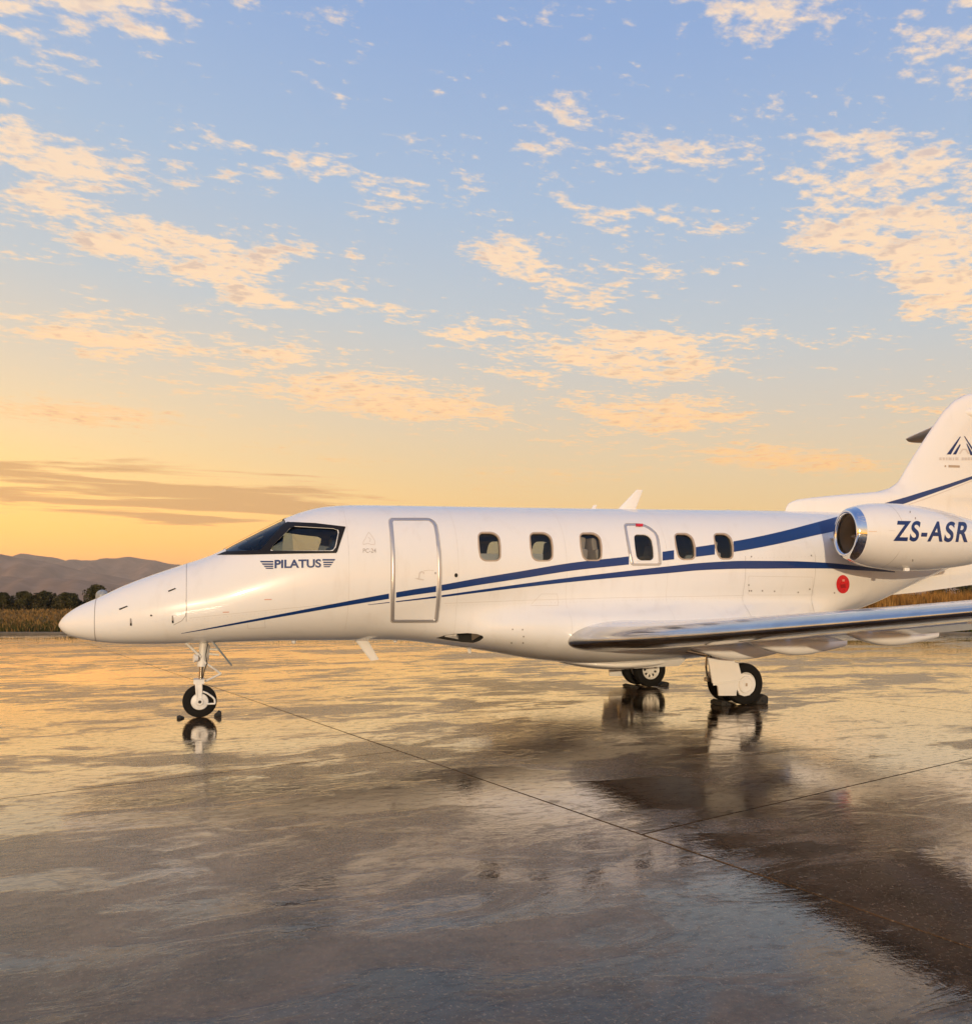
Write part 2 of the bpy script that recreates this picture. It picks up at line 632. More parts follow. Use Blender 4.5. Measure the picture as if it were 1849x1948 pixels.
EDGE = 34.8      # viewing depth at which the apron ends
cross = G(1220, 1588)
e1 = np.array([0.230, -0.973])
e1 /= np.linalg.norm(e1)
e2 = np.array([-e1[1], e1[0]])
SL, GAP = 7.6, 0.010
apron = tag(MB().add([(-70, -30, -0.03), (95, -30, -0.03), (95, 45, -0.03), (-70, 45, -0.03)], [(0, 1, 2, 3)]).build('apron', M['sealant'], smooth=False), kind='structure')
bm = bmesh.new()
bmesh.ops.create_cube(bm, size=1.0)
bmesh.ops.scale(bm, vec=(SL - GAP, SL - GAP, 0.2), verts=bm.verts)
bmesh.ops.translate(bm, vec=(0, 0, -0.1), verts=bm.verts)
top_e = [e for e in bm.edges if all(abs(v.co.z) < 1e-5 for v in e.verts)]
bmesh.ops.bevel(bm, geom=top_e, offset=0.006, segments=2, affect='EDGES')
slab_me = bpy.data.meshes.new('slab')
bm.to_mesh(slab_me)
bm.free()
slab_me.materials.append(M['concrete'])
ang = math.atan2(e2[1], e2[0])
for i in range(-9, 10):
    for j in range(-9, 8):
        c = cross[:2] + e2 * (i + 0.5) * SL + e1 * (j + (0.5 if i >= 0 else 0.06)) * SL
        rel = np.array([c[0] - CAM[0], c[1] - CAM[1]])
        zc = rel[1] * CT + rel[0] * ST
        xc = rel[0] * CT - rel[1] * ST
        if zc > EDGE + 5 or zc < -9 or abs(xc) > 14 + max(zc, 0) * 0.78:
            continue
        so = bpy.data.objects.new('slab', slab_me)
        COL.objects.link(so)
        so.location = (c[0], c[1], random.uniform(-0.0025, 0.0))
        so.rotation_euler = (0, 0, ang)
        so.parent = apron


def cz(xc, zc, z=0.0):
    """point given sideways offset and viewing depth"""
    return (xc * CT + zc * ST + CAM[0], zc * CT - xc * ST + CAM[1], z)


def field_mat():
    m = bpy.data.materials.new('dry_field')
    m.use_nodes = True
    t = NT(m.node_tree)
    out = t.n('ShaderNodeOutputMaterial')
    b = t.n('ShaderNodeBsdfPrincipled')
    geo = t.n('ShaderNodeNewGeometry')
    mp = t.n('ShaderNodeMapping')
    mp.inputs['Rotation'].default_value = (0, 0, TH)
    mp.inputs['Scale'].default_value = (0.25, 1.0, 1)
    t.l(geo.outputs['Position'], mp.inputs['Vector'])
    n = t.noise(mp.outputs[0], 0.10, 6, 0.6, 0.3)
    col = t.ramp(n, [(0.30, (0.040, 0.050, 0.014, 1)), (0.44, (0.13, 0.075, 0.025, 1)), (0.55, (0.24, 0.13, 0.04, 1)), (0.70, (0.09, 0.06, 0.022, 1))])
    t.l(col, b.inputs['Base Color'])
    b.inputs['Roughness'].default_value = 1.0
    b.inputs['Specular IOR Level'].default_value = 0.1
    t.l(b.outputs[0], out.inputs[0])
    return m


M['field'] = field_mat()
fv = [cz(-3500, EDGE, 0.06), cz(5000, EDGE, 0.06), cz(7000, 6600, 0.06), cz(-7000, 6600, 0.06), cz(-3500, EDGE, -0.2), cz(5000, EDGE, -0.2)]
tag(MB().add(fv, [(0, 1, 2, 3), (4, 5, 1, 0)]).build('field', M['field'], smooth=False), kind='structure')
# dark kerb strip along the apron edge
tag(MB().box(cz(0, EDGE - 0.14, 0.045), (160, 0.26, 0.13), Matrix.Rotation(-TH, 3, 'Z')).build('kerb', mat('kerb_concrete', (0.10, 0.085, 0.07), 0.5, noise=(1.5, 0.3)), bevel=0.02), kind='structure')


def hill_mat(c1, c2):
    m = bpy.data.materials.new('hill_scrub')
    m.use_nodes = True
    t = NT(m.node_tree)
    out = t.n('ShaderNodeOutputMaterial')
    b = t.n('ShaderNodeBsdfPrincipled')
    geo = t.n('ShaderNodeNewGeometry')
    n = t.noise(geo.outputs['Position'], 0.012, 6, 0.65, 0.3)
    t.l(t.mix(t.mr(n, 0.35, 0.68), c1, c2), b.inputs['Base Color'])
    b.inputs['Roughness'].default_value = 1.0
    b.inputs['Specular IOR Level'].default_value = 0.0
    t.l(b.outputs[0], out.inputs[0])
    return m


M['hill'] = hill_mat((0.30, 0.165, 0.105, 1), (0.42, 0.25, 0.17, 1))


def hill(crest_px, dist, depth, seed):
    r = np.random.default_rng(seed)
    xs = np.array([a for a, _ in crest_px], float)
    ys = np.array([b for _, b in crest_px], float)
    q = np.linspace(xs[0], xs[-1], 260)
    hy = pchip(xs, ys, q)
    ph = r.uniform(0, 6.28, 12)
    for k in range(12):
        hy += math.sin(0) + np.sin(q * (0.012 * (1.45 ** k)) + ph[k]) * 2.2 / (1.3 ** k) * (0.5 if k < 2 else 0.55)
    rows = 26
    vs, fs = [], []
    for j in range(rows + 1):
        s = j / rows
        zc = dist - depth + 1.8 * depth * s
        prof = math.sin(min(1, s / 0.555) * math.pi / 2) ** 1.5 if s < 0.555 else math.cos((s - 0.555) / 0.445 * math.pi / 2)
        for i, (a, hyy) in enumerate(zip(q, hy)):
            top = max(0, (HY - hyy) / FPX * dist + 1.5)
            rough = 0.12 * top * math.sin(a * 0.05 + s * 9 + seed) * math.sin(a * 0.021 - s * 5) + 0.07 * top * math.sin(a * 0.13 + s * 23)
            zz = top * prof + rough * math.sin(math.pi * min(1, s / 0.555)) * (1 if s < 0.555 else 0)
            x, y, _ = cz((a - CX) / FPX * dist * (0.6 + 0.4 * zc / dist), zc)
            vs.append((x, y, zz - 1.0))
    n = len(q)
    for j in range(rows):
        for i in range(n - 1):
            fs.append((j * n + i, j * n + i + 1, (j + 1) * n + i + 1, (j + 1) * n + i))
    return tag(MB().add(vs, fs).build('hills', M['hill'], angle=80), kind='structure')


hill([(-500, 1062), (-250, 1050), (0, 1054), (45, 1060), (90, 1057), (145, 1069), (200, 1066), (262, 1063), (330, 1074), (430, 1082), (560, 1092), (800, 1100), (1200, 1108), (1700, 1112), (2400, 1110)], 4300, 1500, 3)
hill([(-500, 1090), (-260, 1070), (-60, 1060), (30, 1063), (100, 1072), (160, 1084), (220, 1095), (280, 1108), (380, 1118), (520, 1128), (800, 1138), (1000, 1141)], 3000, 900, 5)
hill([(-500, 1115), (-200, 1100), (-40, 1094), (60, 1098), (150, 1104), (240, 1116), (330, 1127), (430, 1137), (520, 1141)], 2300, 600, 8)


# ------------------------------------------------------------------ the aircraft: fuselage form
jet = bpy.data.objects.new('business_jet', None)
COL.objects.link(jet)
tag(jet, 'white twin-engine business jet with blue stripes parked on the wet apron', 'airplane')

top_px = [(111.5, 1190), (114, 1183), (119, 1176), (130, 1166), (149, 1154), (187, 1137), (239, 1113), (295, 1092), (346, 1075), (402, 1056), (461, 1026),
          (513, 1000), (545, 985), (582, 972), (616, 965), (668, 962), (760, 963), (950, 966), (1100, 968), (1300, 970.5), (1490, 973)]
bot_px = [(111.5, 1190), (114, 1195), (119, 1201), (130, 1208), (149, 1214), (187, 1221), (239, 1225), (322, 1225), (426, 1222), (530, 1219), (665, 1218)]


def side(l):
    return [(p[0], p[2]) for p in (P(a, b) for a, b in l)]


tp, bt = side(top_px), side(bot_px)
X0 = tp[0][0]
tp += [(10.6, 3.05), (12.0, 3.04), (13.4, 3.0), (14.5, 2.93), (15.3, 2.86)]
bt += [(4.0, 0.98), (6.0, 1.02), (8.0, 1.07), (9.2, 1.12), (10.0, 1.19), (10.6, 1.27), (11.2, 1.42), (11.95, 1.68), (13.0, 2.03), (13.9, 2.33), (14.7, 2.58), (15.3, 2.76)]
wd = [(X0, 0.0), (X0 + 0.03, 0.07), (X0 + 0.12, 0.145), (X0 + 0.35, 0.255), (-0.8, 0.36), (-0.3, 0.475), (0.1, 0.55), (0.6, 0.65), (1.1, 0.745), (1.6, 0.825), (2.1, 0.885), (2.7, 0.925), (3.4, 0.94),
      (8.6, 0.94), (9.4, 0.92), (10.2, 0.86), (11.0, 0.75), (12.0, 0.58), (13.0, 0.41), (14.0, 0.25), (15.3, 0.06)]
X1 = 15.3
TX = np.linspace(0, math.sqrt(X1 - X0), 1500)


def table(pts):
    a = np.sqrt(np.maximum([p[0] - X0 for p in pts], 0))
    return pchip(a, [p[1] for p in pts], TX)


T_ZT, T_ZB, T_W = table(tp), table(bt), table(wd)
kk = [(X0, 0.5), (-0.5, 0.42), (1.0, 0.44), (2.5, 0.49), (9, 0.5), (15.3, 0.55)]
T_K = table(kk)
T_ZC = T_ZB + T_K * (T_ZT - T_ZB)
# wing-body fairing (half width, half height, centre height)
fw = [(X0, 0.02), (1.9, 0.05), (2.5, 0.34), (3.2, 0.72), (4.0, 0.97), (4.8, 1.10), (6.0, 1.16), (7.6, 1.14), (8.6, 1.04), (9.6, 0.80), (10.4, 0.40), (10.9, 0.05), (15.3, 0.02)]
fh = [(X0, 0.02), (1.9, 0.03), (2.5, 0.10), (3.2, 0.24), (4.0, 0.37), (4.8, 0.48), (6.0, 0.54), (7.0, 0.505), (7.6, 0.48), (8.6, 0.40), (9.6, 0.30), (10.4, 0.12), (10.9, 0.03), (15.3, 0.02)]
fz = [(X0, 1.4), (1.9, 1.24), (2.5, 1.18), (3.2, 1.15), (4.0, 1.13), (4.8, 1.10), (6.0, 1.06), (7.0, 1.065), (7.6, 1.08), (8.6, 1.16), (9.6, 1.32), (10.4, 1.55), (10.9, 1.75), (15.3, 2.8)]
T_FW, T_FH, T_FZ = table(fw), table(fh), table(fz)


def tl(T, X):
    return np.interp(np.sqrt(np.clip(X - X0, 0, None)), TX, T)


def F_fus(X, y, z):
    wv = np.maximum(tl(T_W, X), 1e-3)
    zc, zt, zb = tl(T_ZC, X), tl(T_ZT, X), tl(T_ZB, X)
    up = z >= zc
    b = np.maximum(np.where(up, zt - zc, zc - zb), 1e-3)
    n = np.where(up, 2.15, 2.2)
    d = ((np.abs(y) / wv) ** n + (np.abs(z - zc) / b) ** n) ** (1 / n) - 1
    d = d * np.minimum(wv, b)
    return np.where((X < X0) | (X > X1), np.maximum(d, 0.1), d)


def F_all(X, y, z):
    d1 = F_fus(X, y, z)
    a, b, c = tl(T_FW, X), tl(T_FH, X), tl(T_FZ, X)
    n = 2.3
    d2 = (((np.abs(y) / a) ** n + (np.abs(z - c) / b) ** n) ** (1 / n) - 1) * np.minimum(a, b)
    d2 = d2 + np.clip((2.1 - X) * 2, 0, 1) + np.clip((X - 10.7) * 2, 0, 1)
    k = 0.20
    hh = np.maximum(k - np.abs(d1 - d2), 0) / k
    return np.minimum(d1, d2) - hh * hh * k * 0.25


def grad(F, Q, e=2e-3):
    Q = np.asarray(Q, float)
    x, y, z = Q[:, 0], Q[:, 1], Q[:, 2]
    g = np.stack([F(x + e, y, z) - F(x - e, y, z), F(x, y + e, z) - F(x, y - e, z), F(x, y, z + e) - F(x, y, z - e)], 1)
    return g / np.maximum(np.linalg.norm(g, axis=1, keepdims=True), 1e-9)


def hit(pts, F=F_all, off=0.0, lift=0.0, t0=6.0, t1=15.5):
    """where the sight line through each measured point meets the form F = off"""
    pts = np.asarray(pts, float)
    D = np.stack([px_dir(a, b) for a, b in pts])
    ts = np.linspace(t0, t1, 420)
    Q = CAM + D[:, None, :] * ts[None, :, None]
    V = F(Q[..., 0], Q[..., 1], Q[..., 2]) - off
    neg = V < 0
    has = neg.any(1)
    k = np.where(has, neg.argmax(1), V.argmin(1))
    k = np.maximum(k, 1)
    lo, hi = ts[k - 1], ts[k]
    for _ in range(26):
        mid = (lo + hi) / 2
        q = CAM + D * mid[:, None]
        ins = (F(q[:, 0], q[:, 1], q[:, 2]) - off) < 0
        hi = np.where(ins, mid, hi)
        lo = np.where(ins, lo, mid)
    q = CAM + D * np.where(has, hi, ts[k])[:, None]
    if lift:
        q = q + grad(F, q) * lift
    return q


def section(F, X, ctr, nphi, rmax=2.0, off=0.0):
    ph = np.linspace(0, 2 * math.pi, nphi, endpoint=False)
    cy, sz = -np.cos(ph), np.sin(ph)
    lo, hi = np.zeros(nphi), np.full(nphi, rmax)
    Xa = np.full(nphi, X)
    for _ in range(30):
        mid = (lo + hi) / 2
        ins = (F(Xa, cy * mid, ctr + sz * mid) - off) < 0
        lo = np.where(ins, mid, lo)
        hi = np.where(ins, hi, mid)
    r = (lo + hi) / 2
    return np.stack([Xa, cy * r, ctr + sz * r], 1)


NPHI = 128
st = np.concatenate([X0 + (np.linspace(0.03, 1, 34) ** 2) * 1.0, np.linspace(X0 + 1.0, X1, 230)[1:]])
rings = [section(F_all, x, float(tl(T_ZC, np.array(x))), NPHI) for x in st]
fb = MB()
fb.loft([list(map(tuple, r)) for r in rings], caps=True)
# hollow cabin inside the same skin
FLOOR = 1.34
ist = np.linspace(0.42, 9.0, 70)
irings = []
for x in ist:
    r = section(F_fus, x, float(tl(T_ZC, np.array(x))), 72, off=-0.055)
    r[:, 2] = np.maximum(r[:, 2], FLOOR + 0.0006 * (r[:, 1]))
    irings.append(list(map(tuple, r[::-1])))
k0 = len(fb.v)
ib = MB().loft(irings, caps=True)
fb.add(ib.v, ib.f)
fme = bpy.data.meshes.new('fuselage')
fme.from_pydata(fb.v, [], fb.f)
fme.validate()
fus_tmp = bpy.data.objects.new('fus_tmp', fme)
COL.objects.link(fus_tmp)
bm = bmesh.new()
bm.from_mesh(fme)
bmesh.ops.recalc_face_normals(bm, faces=bm.faces)
# inner skin must face the void
nv = k0
for f in bm.faces:
    if f.verts[0].index >= nv:
        c = f.calc_center_median()
        ctr = Vector((min(max(c.x, 1.0), 8.4), 0, 2.0))
        if f.normal.dot(ctr - c) < 0:
            f.normal_flip()
bm.to_mesh(fme)
bm.free()


# ---- outlines measured on the near side
def rrect(n=7, rx=0.25, ry=0.2, radii=None, sub=5):
    """unit rounded rectangle, clockwise from top-left; u,v in 0..1"""
    radii = radii or [(rx, ry)] * 4          # tl, tr, br, bl
    out = []
    for (cu, cv, a0), (ru, rv) in zip(((0, 0, 180), (1, 0, 270), (1, 1, 0), (0, 1, 90)), radii):
        ku, kv = (ru if cu == 0 else 1 - ru), (rv if cv == 0 else 1 - rv)
        for i in range(n):
            q = math.radians(a0 + 90 * i / (n - 1))
            out.append((ku + ru * math.cos(q), kv + rv * math.sin(q)))
    res = []
    for c in range(4):
        res += out[c * n:(c + 1) * n]
        a, b = out[(c + 1) * n - 1], out[((c + 1) % 4) * n]
        res += [(a[0] + (b[0] - a[0]) * k / sub, a[1] + (b[1] - a[1]) * k / sub) for k in range(1, sub)]
    return res


def warp(uv, ys, xl, xr):
    """unit shape -> measured shape; xl, xr: left/right edge x listed down the height"""
    y0, y1 = ys
    tt = np.linspace(0, 1, len(xl))
    return [(np.interp(v, tt, xl) * (1 - u) + np.interp(v, tt, xr) * u, y0 + (y1 - y0) * v) for u, v in uv]


def densify(poly, step=3.0):
    out = []
    for a, b in zip(poly, poly[1:] + poly[:1]):
        n = max(1, int(math.hypot(b[0] - a[0], b[1] - a[1]) / step))
        out += [(a[0] + (b[0] - a[0]) * i / n, a[1] + (b[1] - a[1]) * i / n) for i in range(n)]
    return out


WR = [(0.22, 0.16), (0.42, 0.26), (0.26, 0.18), (0.30, 0.20)]
win_px = [
    warp(rrect(radii=WR), (1014, 1066), [910, 911.5, 915], [948, 951, 951.5]),
    warp(rrect(radii=WR), (1014.5, 1066), [1008, 1010, 1014], [1046.5, 1050.5, 1050.5]),
    warp(rrect(radii=WR), (1015, 1065.5), [1103, 1105.5, 1110.5], [1139.5, 1143.5, 1143.5]),
    warp(rrect(radii=WR), (1016, 1067), [1205, 1207, 1211], [1238, 1243.5, 1244.5]),
    warp(rrect(radii=WR), (1016, 1063.5), [1283, 1286.5, 1292], [1314.5, 1321, 1321.5]),
    warp(rrect(radii=WR), (1016, 1062.5), [1357.5, 1361.5, 1368], [1387.5, 1393.5, 1393.5]),
]
side_win = [(516, 1046), (553, 1004), (566, 1001.5), (632, 1005), (641, 1007.5), (643.5, 1012), (636, 1043), (631, 1047.5)]
side_win = [(515, 1045), (520, 1037), (553, 1004.5), (560, 1001.8), (634, 1006), (642, 1009), (643, 1015), (637.5, 1040), (634, 1045.5), (628, 1047.3), (520, 1047.6)]
cut = MB()
for wpx in win_px + [densify(side_win, 6)]:
    q = hit(wpx)
    pts = [(a[0], -1.6, a[2]) for a in q]
    cut.prism(pts, (0, 3.2, 0))
# windscreen: opening right across the nose, from the sill line up
sillA, sillB = hit([(430, 1050)])[0], hit([(497, 1047)])[0]
topB = P(542, 996, -0.25)
ws_poly = [(sillA[0], sillA[2]), (sillB[0], sillB[2]), (topB[0], topB[2]), (topB[0], topB[2] + 0.5), (sillA[0], topB[2] + 0.5)]
cut.prism([(a, -1.6, b) for a, b in ws_poly], (0, 3.2, 0))
# belly air inlet pocket
inlet_px = [(829, 1214), (846, 1209), (866, 1205.8), (890, 1204.8), (908, 1206.5), (918.5, 1210.5), (919.5, 1214), (912, 1219.5), (900, 1223.5), (880, 1222), (852, 1218)]
q = hit(inlet_px)
qn = grad(F_all, q).mean(0)
cut.prism([tuple(a + qn * 0.25) for a in q], tuple(-qn * 0.43))
cme = cut.mesh('cutters', smooth=False)
cob = bpy.data.objects.new('cut_tmp', cme)
COL.objects.link(cob)
md = fus_tmp.modifiers.new('b', 'BOOLEAN')
md.operation = 'DIFFERENCE'
md.solver = 'EXACT'
md.object = cob
dg = bpy.context.evaluated_depsgraph_get()
fin_me = bpy.data.meshes.new_from_object(fus_tmp.evaluated_get(dg))
fin_me.name = 'fuselage'
bpy.data.objects.remove(fus_tmp)
bpy.data.objects.remove(cob)
fuselage = link('fuselage', fin_me, [M['white'], M['lining'], M['tan'], M['dark']], jet)
# true surface normals on the outer skin, so reflections stay smooth round the cut-outs
nv = len(fin_me.vertices)
co = np.empty(nv * 3)
fin_me.vertices.foreach_get('co', co)
co = co.reshape(-1, 3)
Fv = F_all(co[:, 0], co[:, 1], co[:, 2])
gv = grad(F_all, co)
nl = len(fin_me.loops)
lv = np.empty(nl, int)
fin_me.loops.foreach_get('vertex_index', lv)
cn = np.zeros((nl, 3))
fin_me.polygons.foreach_set('use_smooth', np.ones(len(fin_me.polygons), bool))
midx = np.zeros(len(fin_me.polygons), int)
for p in fin_me.polygons:
    li = np.arange(p.loop_start, p.loop_start + p.loop_total)
    vv = lv[li]
    nrm = np.array(p.normal)
    if np.all(np.abs(Fv[vv]) < 3e-3) and np.dot(nrm, gv[vv].mean(0)) > 0.6:
        cn[li] = gv[vv]
    else:
        cn[li] = nrm
        c = np.array(p.center)
        f1 = float(F_all(c[0:1], c[1:2], c[2:3])[0])
        if c[2] < 1.3 or (c[0] < 2.2 and f1 > -0.052):
            midx[p.index] = 3
        elif f1 < -0.047 or c[0] > 9.2:
            midx[p.index] = 1
        else:
            midx[p.index] = 2
fin_me.polygons.foreach_set('material_index', midx)
fin_me.normals_split_custom_set(cn)
fin_me.update()


# ---- laying thin pieces on a form
def conform(name, polys, m, parent, F=F_all, lift=0.004, step=6.0, off=0.0):
    """flat polygons (measured) -> thin skin lying on the form"""
    bm = bmesh.new()
    for poly in polys:
        vs = [bm.verts.new((a, b, 0)) for a, b in poly]
        bm.faces.new(vs)
    bmesh.ops.triangulate(bm, faces=bm.faces)
    return conform_bm(name, bm, m, parent, F, lift, step, off)


def conform_bm(name, bm, m, parent, F=F_all, lift=0.004, step=6.0, off=0.0):
    xs = [v.co.x for v in bm.verts]
    ys = [v.co.y for v in bm.verts]
    for lo, hi, ax in ((min(xs), max(xs), (1, 0, 0)), (min(ys), max(ys), (0, 1, 0))):
        k = lo + step
        while k < hi:
            bmesh.ops.bisect_plane(bm, geom=bm.verts[:] + bm.edges[:] + bm.faces[:], plane_co=Vector(ax) * k, plane_no=ax, dist=1e-5)
            k += step
    Q = hit([(v.co.x, v.co.y) for v in bm.verts], F, off, lift)
    g = grad(F, Q)
    for v, q in zip(bm.verts, Q):
        v.co = q
    bm.verts.index_update()
    me = bpy.data.meshes.new(name)
    bm.to_mesh(me)
    bm.free()
    gl_ = {}
    lvv = np.empty(len(me.loops), int)
    me.loops.foreach_get('vertex_index', lvv)
    # face outwards
    bm = bmesh.new()
    bm.from_mesh(me)
    bm.verts.ensure_lookup_table()
    for f in bm.faces:
        if f.normal.dot(Vector(g[f.verts[0].index])) < 0:
            f.normal_flip()
    bm.to_mesh(me)
    bm.free()
    me.shade_smooth()
    lvv = np.empty(len(me.loops), int)
    me.loops.foreach_get('vertex_index', lvv)
    me.normals_split_custom_set(g[lvv])
    return link(name, me, m, parent)


def ribbon(name, pts, m, parent, F=F_all, lift=0.004, step=5.0, x0=None, x1=None):
    """tapering stripe: pts = (x, y centre, thickness)"""
    xs = [p[0] for p in pts]
    x0 = xs[0] if x0 is None else x0
    x1 = xs[-1] if x1 is None else x1
    q = np.linspace(x0, x1, max(3, int((x1 - x0) / step)))
    yc = pchip(xs, [p[1] for p in pts], q)
    th = pchip(xs, [p[2] for p in pts], q)
    rows = []
    nr = 5
    allp = [(a, c + (s - 0.5) * h) for s in np.linspace(0, 1, nr) for a, c, h in zip(q, yc, th)]
    Q = hit(allp, F, 0.0, lift)
    n = len(q)
    fs = [(j * n + i, j * n + i + 1, (j + 1) * n + i + 1, (j + 1) * n + i) for j in range(nr - 1) for i in range(n - 1)]
    me = MB().add(Q, fs).mesh(name)
    ob = link(name, me, m, parent)
    lvv = np.empty(len(me.loops), int)
    me.loops.foreach_get('vertex_index', lvv)
    cc = np.empty(len(me.vertices) * 3)
    me.vertices.foreach_get('co', cc)
    g = grad(F, cc.reshape(-1, 3))
    if len(me.polygons) and np.dot(np.array(me.polygons[0].normal), g[lvv[0]]) < 0:
        me.flip_normals()
        me.loops.foreach_get('vertex_index', lvv)
    me.normals_split_custom_set(g[lvv])
    return ob


def ring(name, outer, inner, m, parent, F=F_all, h=0.008, sink=-0.006):
    """raised closed band between two outlines of equal count"""
    n = len(outer)
    o0, i0 = np.array(outer), np.array(inner)
    A = hit(outer, F, 0, sink)
    B = hit(o0 * 0.85 + i0 * 0.15, F, 0, h)
    C = hit(o0 * 0.15 + i0 * 0.85, F, 0, h)
    D = hit(inner, F, 0, sink)
    vs = list(A) + list(B) + list(C) + list(D)
    fs = []
    for k in range(3):
        for i in range(n):
            i2 = (i + 1) % n
            fs.append((k * n + i, k * n + i2, (k + 1) * n + i2, (k + 1) * n + i))
    return MB().add(vs, fs).build(name, m, parent, angle=60)


def text_bm(body, box, shear=0.0, bold=0.0, drop=0.0, space=1.0):
    """lettering as flat mesh scaled into a measured box (x0,y0,x1,y1)"""
    cu = bpy.data.curves.new('t', 'FONT')
    cu.body = body
    cu.offset = bold
    cu.space_character = space
    ob = bpy.data.objects.new('t', cu)
    COL.objects.link(ob)
    dg = bpy.context.evaluated_depsgraph_get()
    dg.update()
    me = bpy.data.meshes.new_from_object(ob.evaluated_get(dg))
    bpy.data.objects.remove(ob)
    bm = bmesh.new()
    bm.from_mesh(me)
    bpy.data.meshes.remove(me)
    bmesh.ops.triangulate(bm, faces=bm.faces)
    xs = [v.co.x for v in bm.verts]
    ys = [v.co.y for v in bm.verts]
    ax, bx, ay, by = min(xs), max(xs), min(ys), max(ys)
    x0, y0, x1, y1 = box
    for v in bm.verts:
        u, s = (v.co.x - ax) / (bx - ax), (v.co.y - ay) / (by - ay)
        v.co = (x0 + (x1 - x0) * u + shear * (s - 0.5), y1 + (y0 - y1) * s + drop * u, 0)
    return bm


# stripes
upper = [(345, 1205, 0.8), (385, 1198, 2.0), (426, 1190.5, 3.2), (530, 1171.5, 5.2), (634, 1152.5, 7.4), (720, 1137.5, 9.6), (790, 1126, 10.8), (834, 1119.5, 11.5), (910, 1106.5, 13), (986, 1094.5, 14),
         (1090, 1078, 15), (1194, 1066.5, 15.5), (1266, 1057.5, 17), (1340, 1048, 19), (1411, 1037.5, 20.5), (1481, 1023.5, 22), (1551, 1006.5, 24), (1592, 996.5, 26), (1660, 978, 26)]
lower = [(700, 1150.5, 0.8), (758, 1144, 2), (830, 1135.5, 3.6), (917, 1124, 5), (986, 1115, 6.5), (1090, 1102.5, 8.6), (1194, 1091.5, 11), (1270, 1084, 13), (1340, 1077.5, 14), (1418, 1074.5, 15),
         (1498, 1074.5, 14), (1569, 1076, 11), (1639, 1081.5, 7.5), (1702, 1088, 2)]
for a, b in ((345, 740), (840, 1196), (1260, 1282), (1323.5, 1359.5), (1395, 1640)):
    ribbon('stripe', upper, M['blue'], fuselage, x0=a, x1=b)
for a, b in ((700, 741), (840, 1702)):
    ribbon('stripe', lower, M['blue'], fuselage, x0=a, x1=b)



def grow(poly, d):
    c = np.mean(poly, 0)
    out = []
    for p in poly:
        v = np.array(p) - c
        out.append(tuple(c + v * (1 + d / np.linalg.norm(v))))
    return out


# cabin door
d_out = warp(rrect(9, sub=26, radii=[(0.09, 0.04), (0.20, 0.085), (0.06, 0.025), (0.06, 0.025)]), (986.4, 1184), [738.5, 742, 744, 744.5, 744, 743.5, 743], [829, 835, 838.5, 839.5, 839, 837, 833])
d_in = warp(rrect(9, sub=26, radii=[(0.05, 0.02), (0.16, 0.075), (0.03, 0.012), (0.03, 0.012)]), (990.8, 1178.8), [747.5, 750.3, 752.3, 752.8, 752.2, 751.2, 750.6], [823.5, 828.5, 831.5, 832.4, 831.6, 829.3, 825.7])
door = conform('cabin_door', [densify(d_in, 8)], M['white'], jet, lift=0.003)
ring('door_frame', d_out, d_in, M['frame_metal'], door, h=0.007)
ring('door_gap', grow(d_out, 1.3), d_out, M['seam'], door, h=0.0025)
ribbon('stripe', upper, M['blue'], door, lift=0.0065, x0=753.5, x1=829.5)
ribbon('stripe', lower, M['blue'], door, lift=0.0065, x0=753.0, x1=829.5)
# recessed handle
hp = hit([(803, 1099)], lift=0.006)[0]
conform('door_handle', [[(788, 1100), (796, 1103), (806, 1104.5), (806, 1102), (798, 1100.5), (799, 1092), (803, 1088.5), (806, 1093), (807.5, 1089), (802, 1086), (797, 1089.5), (795.5, 1099.5)]], M['palegrey'], door, lift=0.008)
conform('door_handle', [[(805, 1087), (815, 1085.2), (825, 1086), (825, 1085), (815, 1084.2), (805, 1085.8)]], M['palegrey'], door, lift=0.008)
conform('key_lock', [[(826.6, 1088.6), (829.6, 1088.6), (829.6, 1092.4), (826.6, 1092.4)]], M['greydecal'], door, lift=0.009)
conform('static_port', [densify([(867.5 + 3.2 * math.cos(a), 1094.5 + 4 * math.sin(a)) for a in np.linspace(0, 6.28, 13)[:-1]], 9)], M['black'], fuselage, lift=0.005)

# overwing exit round the fourth window
e_out = warp(rrect(8, sub=14, radii=[(0.10, 0.07), (0.55, 0.38), (0.10, 0.06), (0.12, 0.06)]), (996.5, 1075.5), [1186.5, 1190, 1193.5, 1197, 1200.5], [1244, 1251.5, 1254.5, 1256.5, 1257.5])
e_in = warp(rrect(8, sub=14, radii=[(0.06, 0.05), (0.52, 0.36), (0.08, 0.05), (0.08, 0.05)]), (1000.5, 1071.5), [1192, 1195, 1198.5, 1202, 1205.5], [1239.5, 1246.5, 1249.5, 1251.5, 1252.5])
ex = ring('exit_frame', e_out, e_in, M['frame_metal'], jet, h=0.006)
ring('exit_gap', grow(e_out, 1.1), e_out, M['seam'], ex, h=0.0025)
conform('release_mark', [[(1208.5, 997.2), (1222.5, 997.2), (1222.5, 1002.6), (1209, 1002.6)]], M['red'], ex, lift=0.012)


# cabin windows
def grow(poly, d):
    c = np.mean(poly, 0)
    out = []
    for p in poly:
        v = np.array(p) - c
        out.append(tuple(c + v * (1 + d / np.linalg.norm(v))))
    return out


for i, wpx in enumerate(win_px):
    fr_ = ring('window_frame', grow(wpx, 2.6), grow(wpx, -1.0), M['tan'] if i != 3 else M['white'], jet, h=0.0055, sink=-0.012)
    conform('pane', [densify(grow(wpx, 1.5), 7)], M['glass'], fr_, lift=0.0, off=-0.022)
    # far-side pane, mirrored
    q = hit(grow(wpx, 1.5), off=-0.022)
    MB().add([(a[0], -a[1], a[2]) for a in q], [tuple(range(len(q)))]).build('pane', M['glass'], fr_, smooth=False)


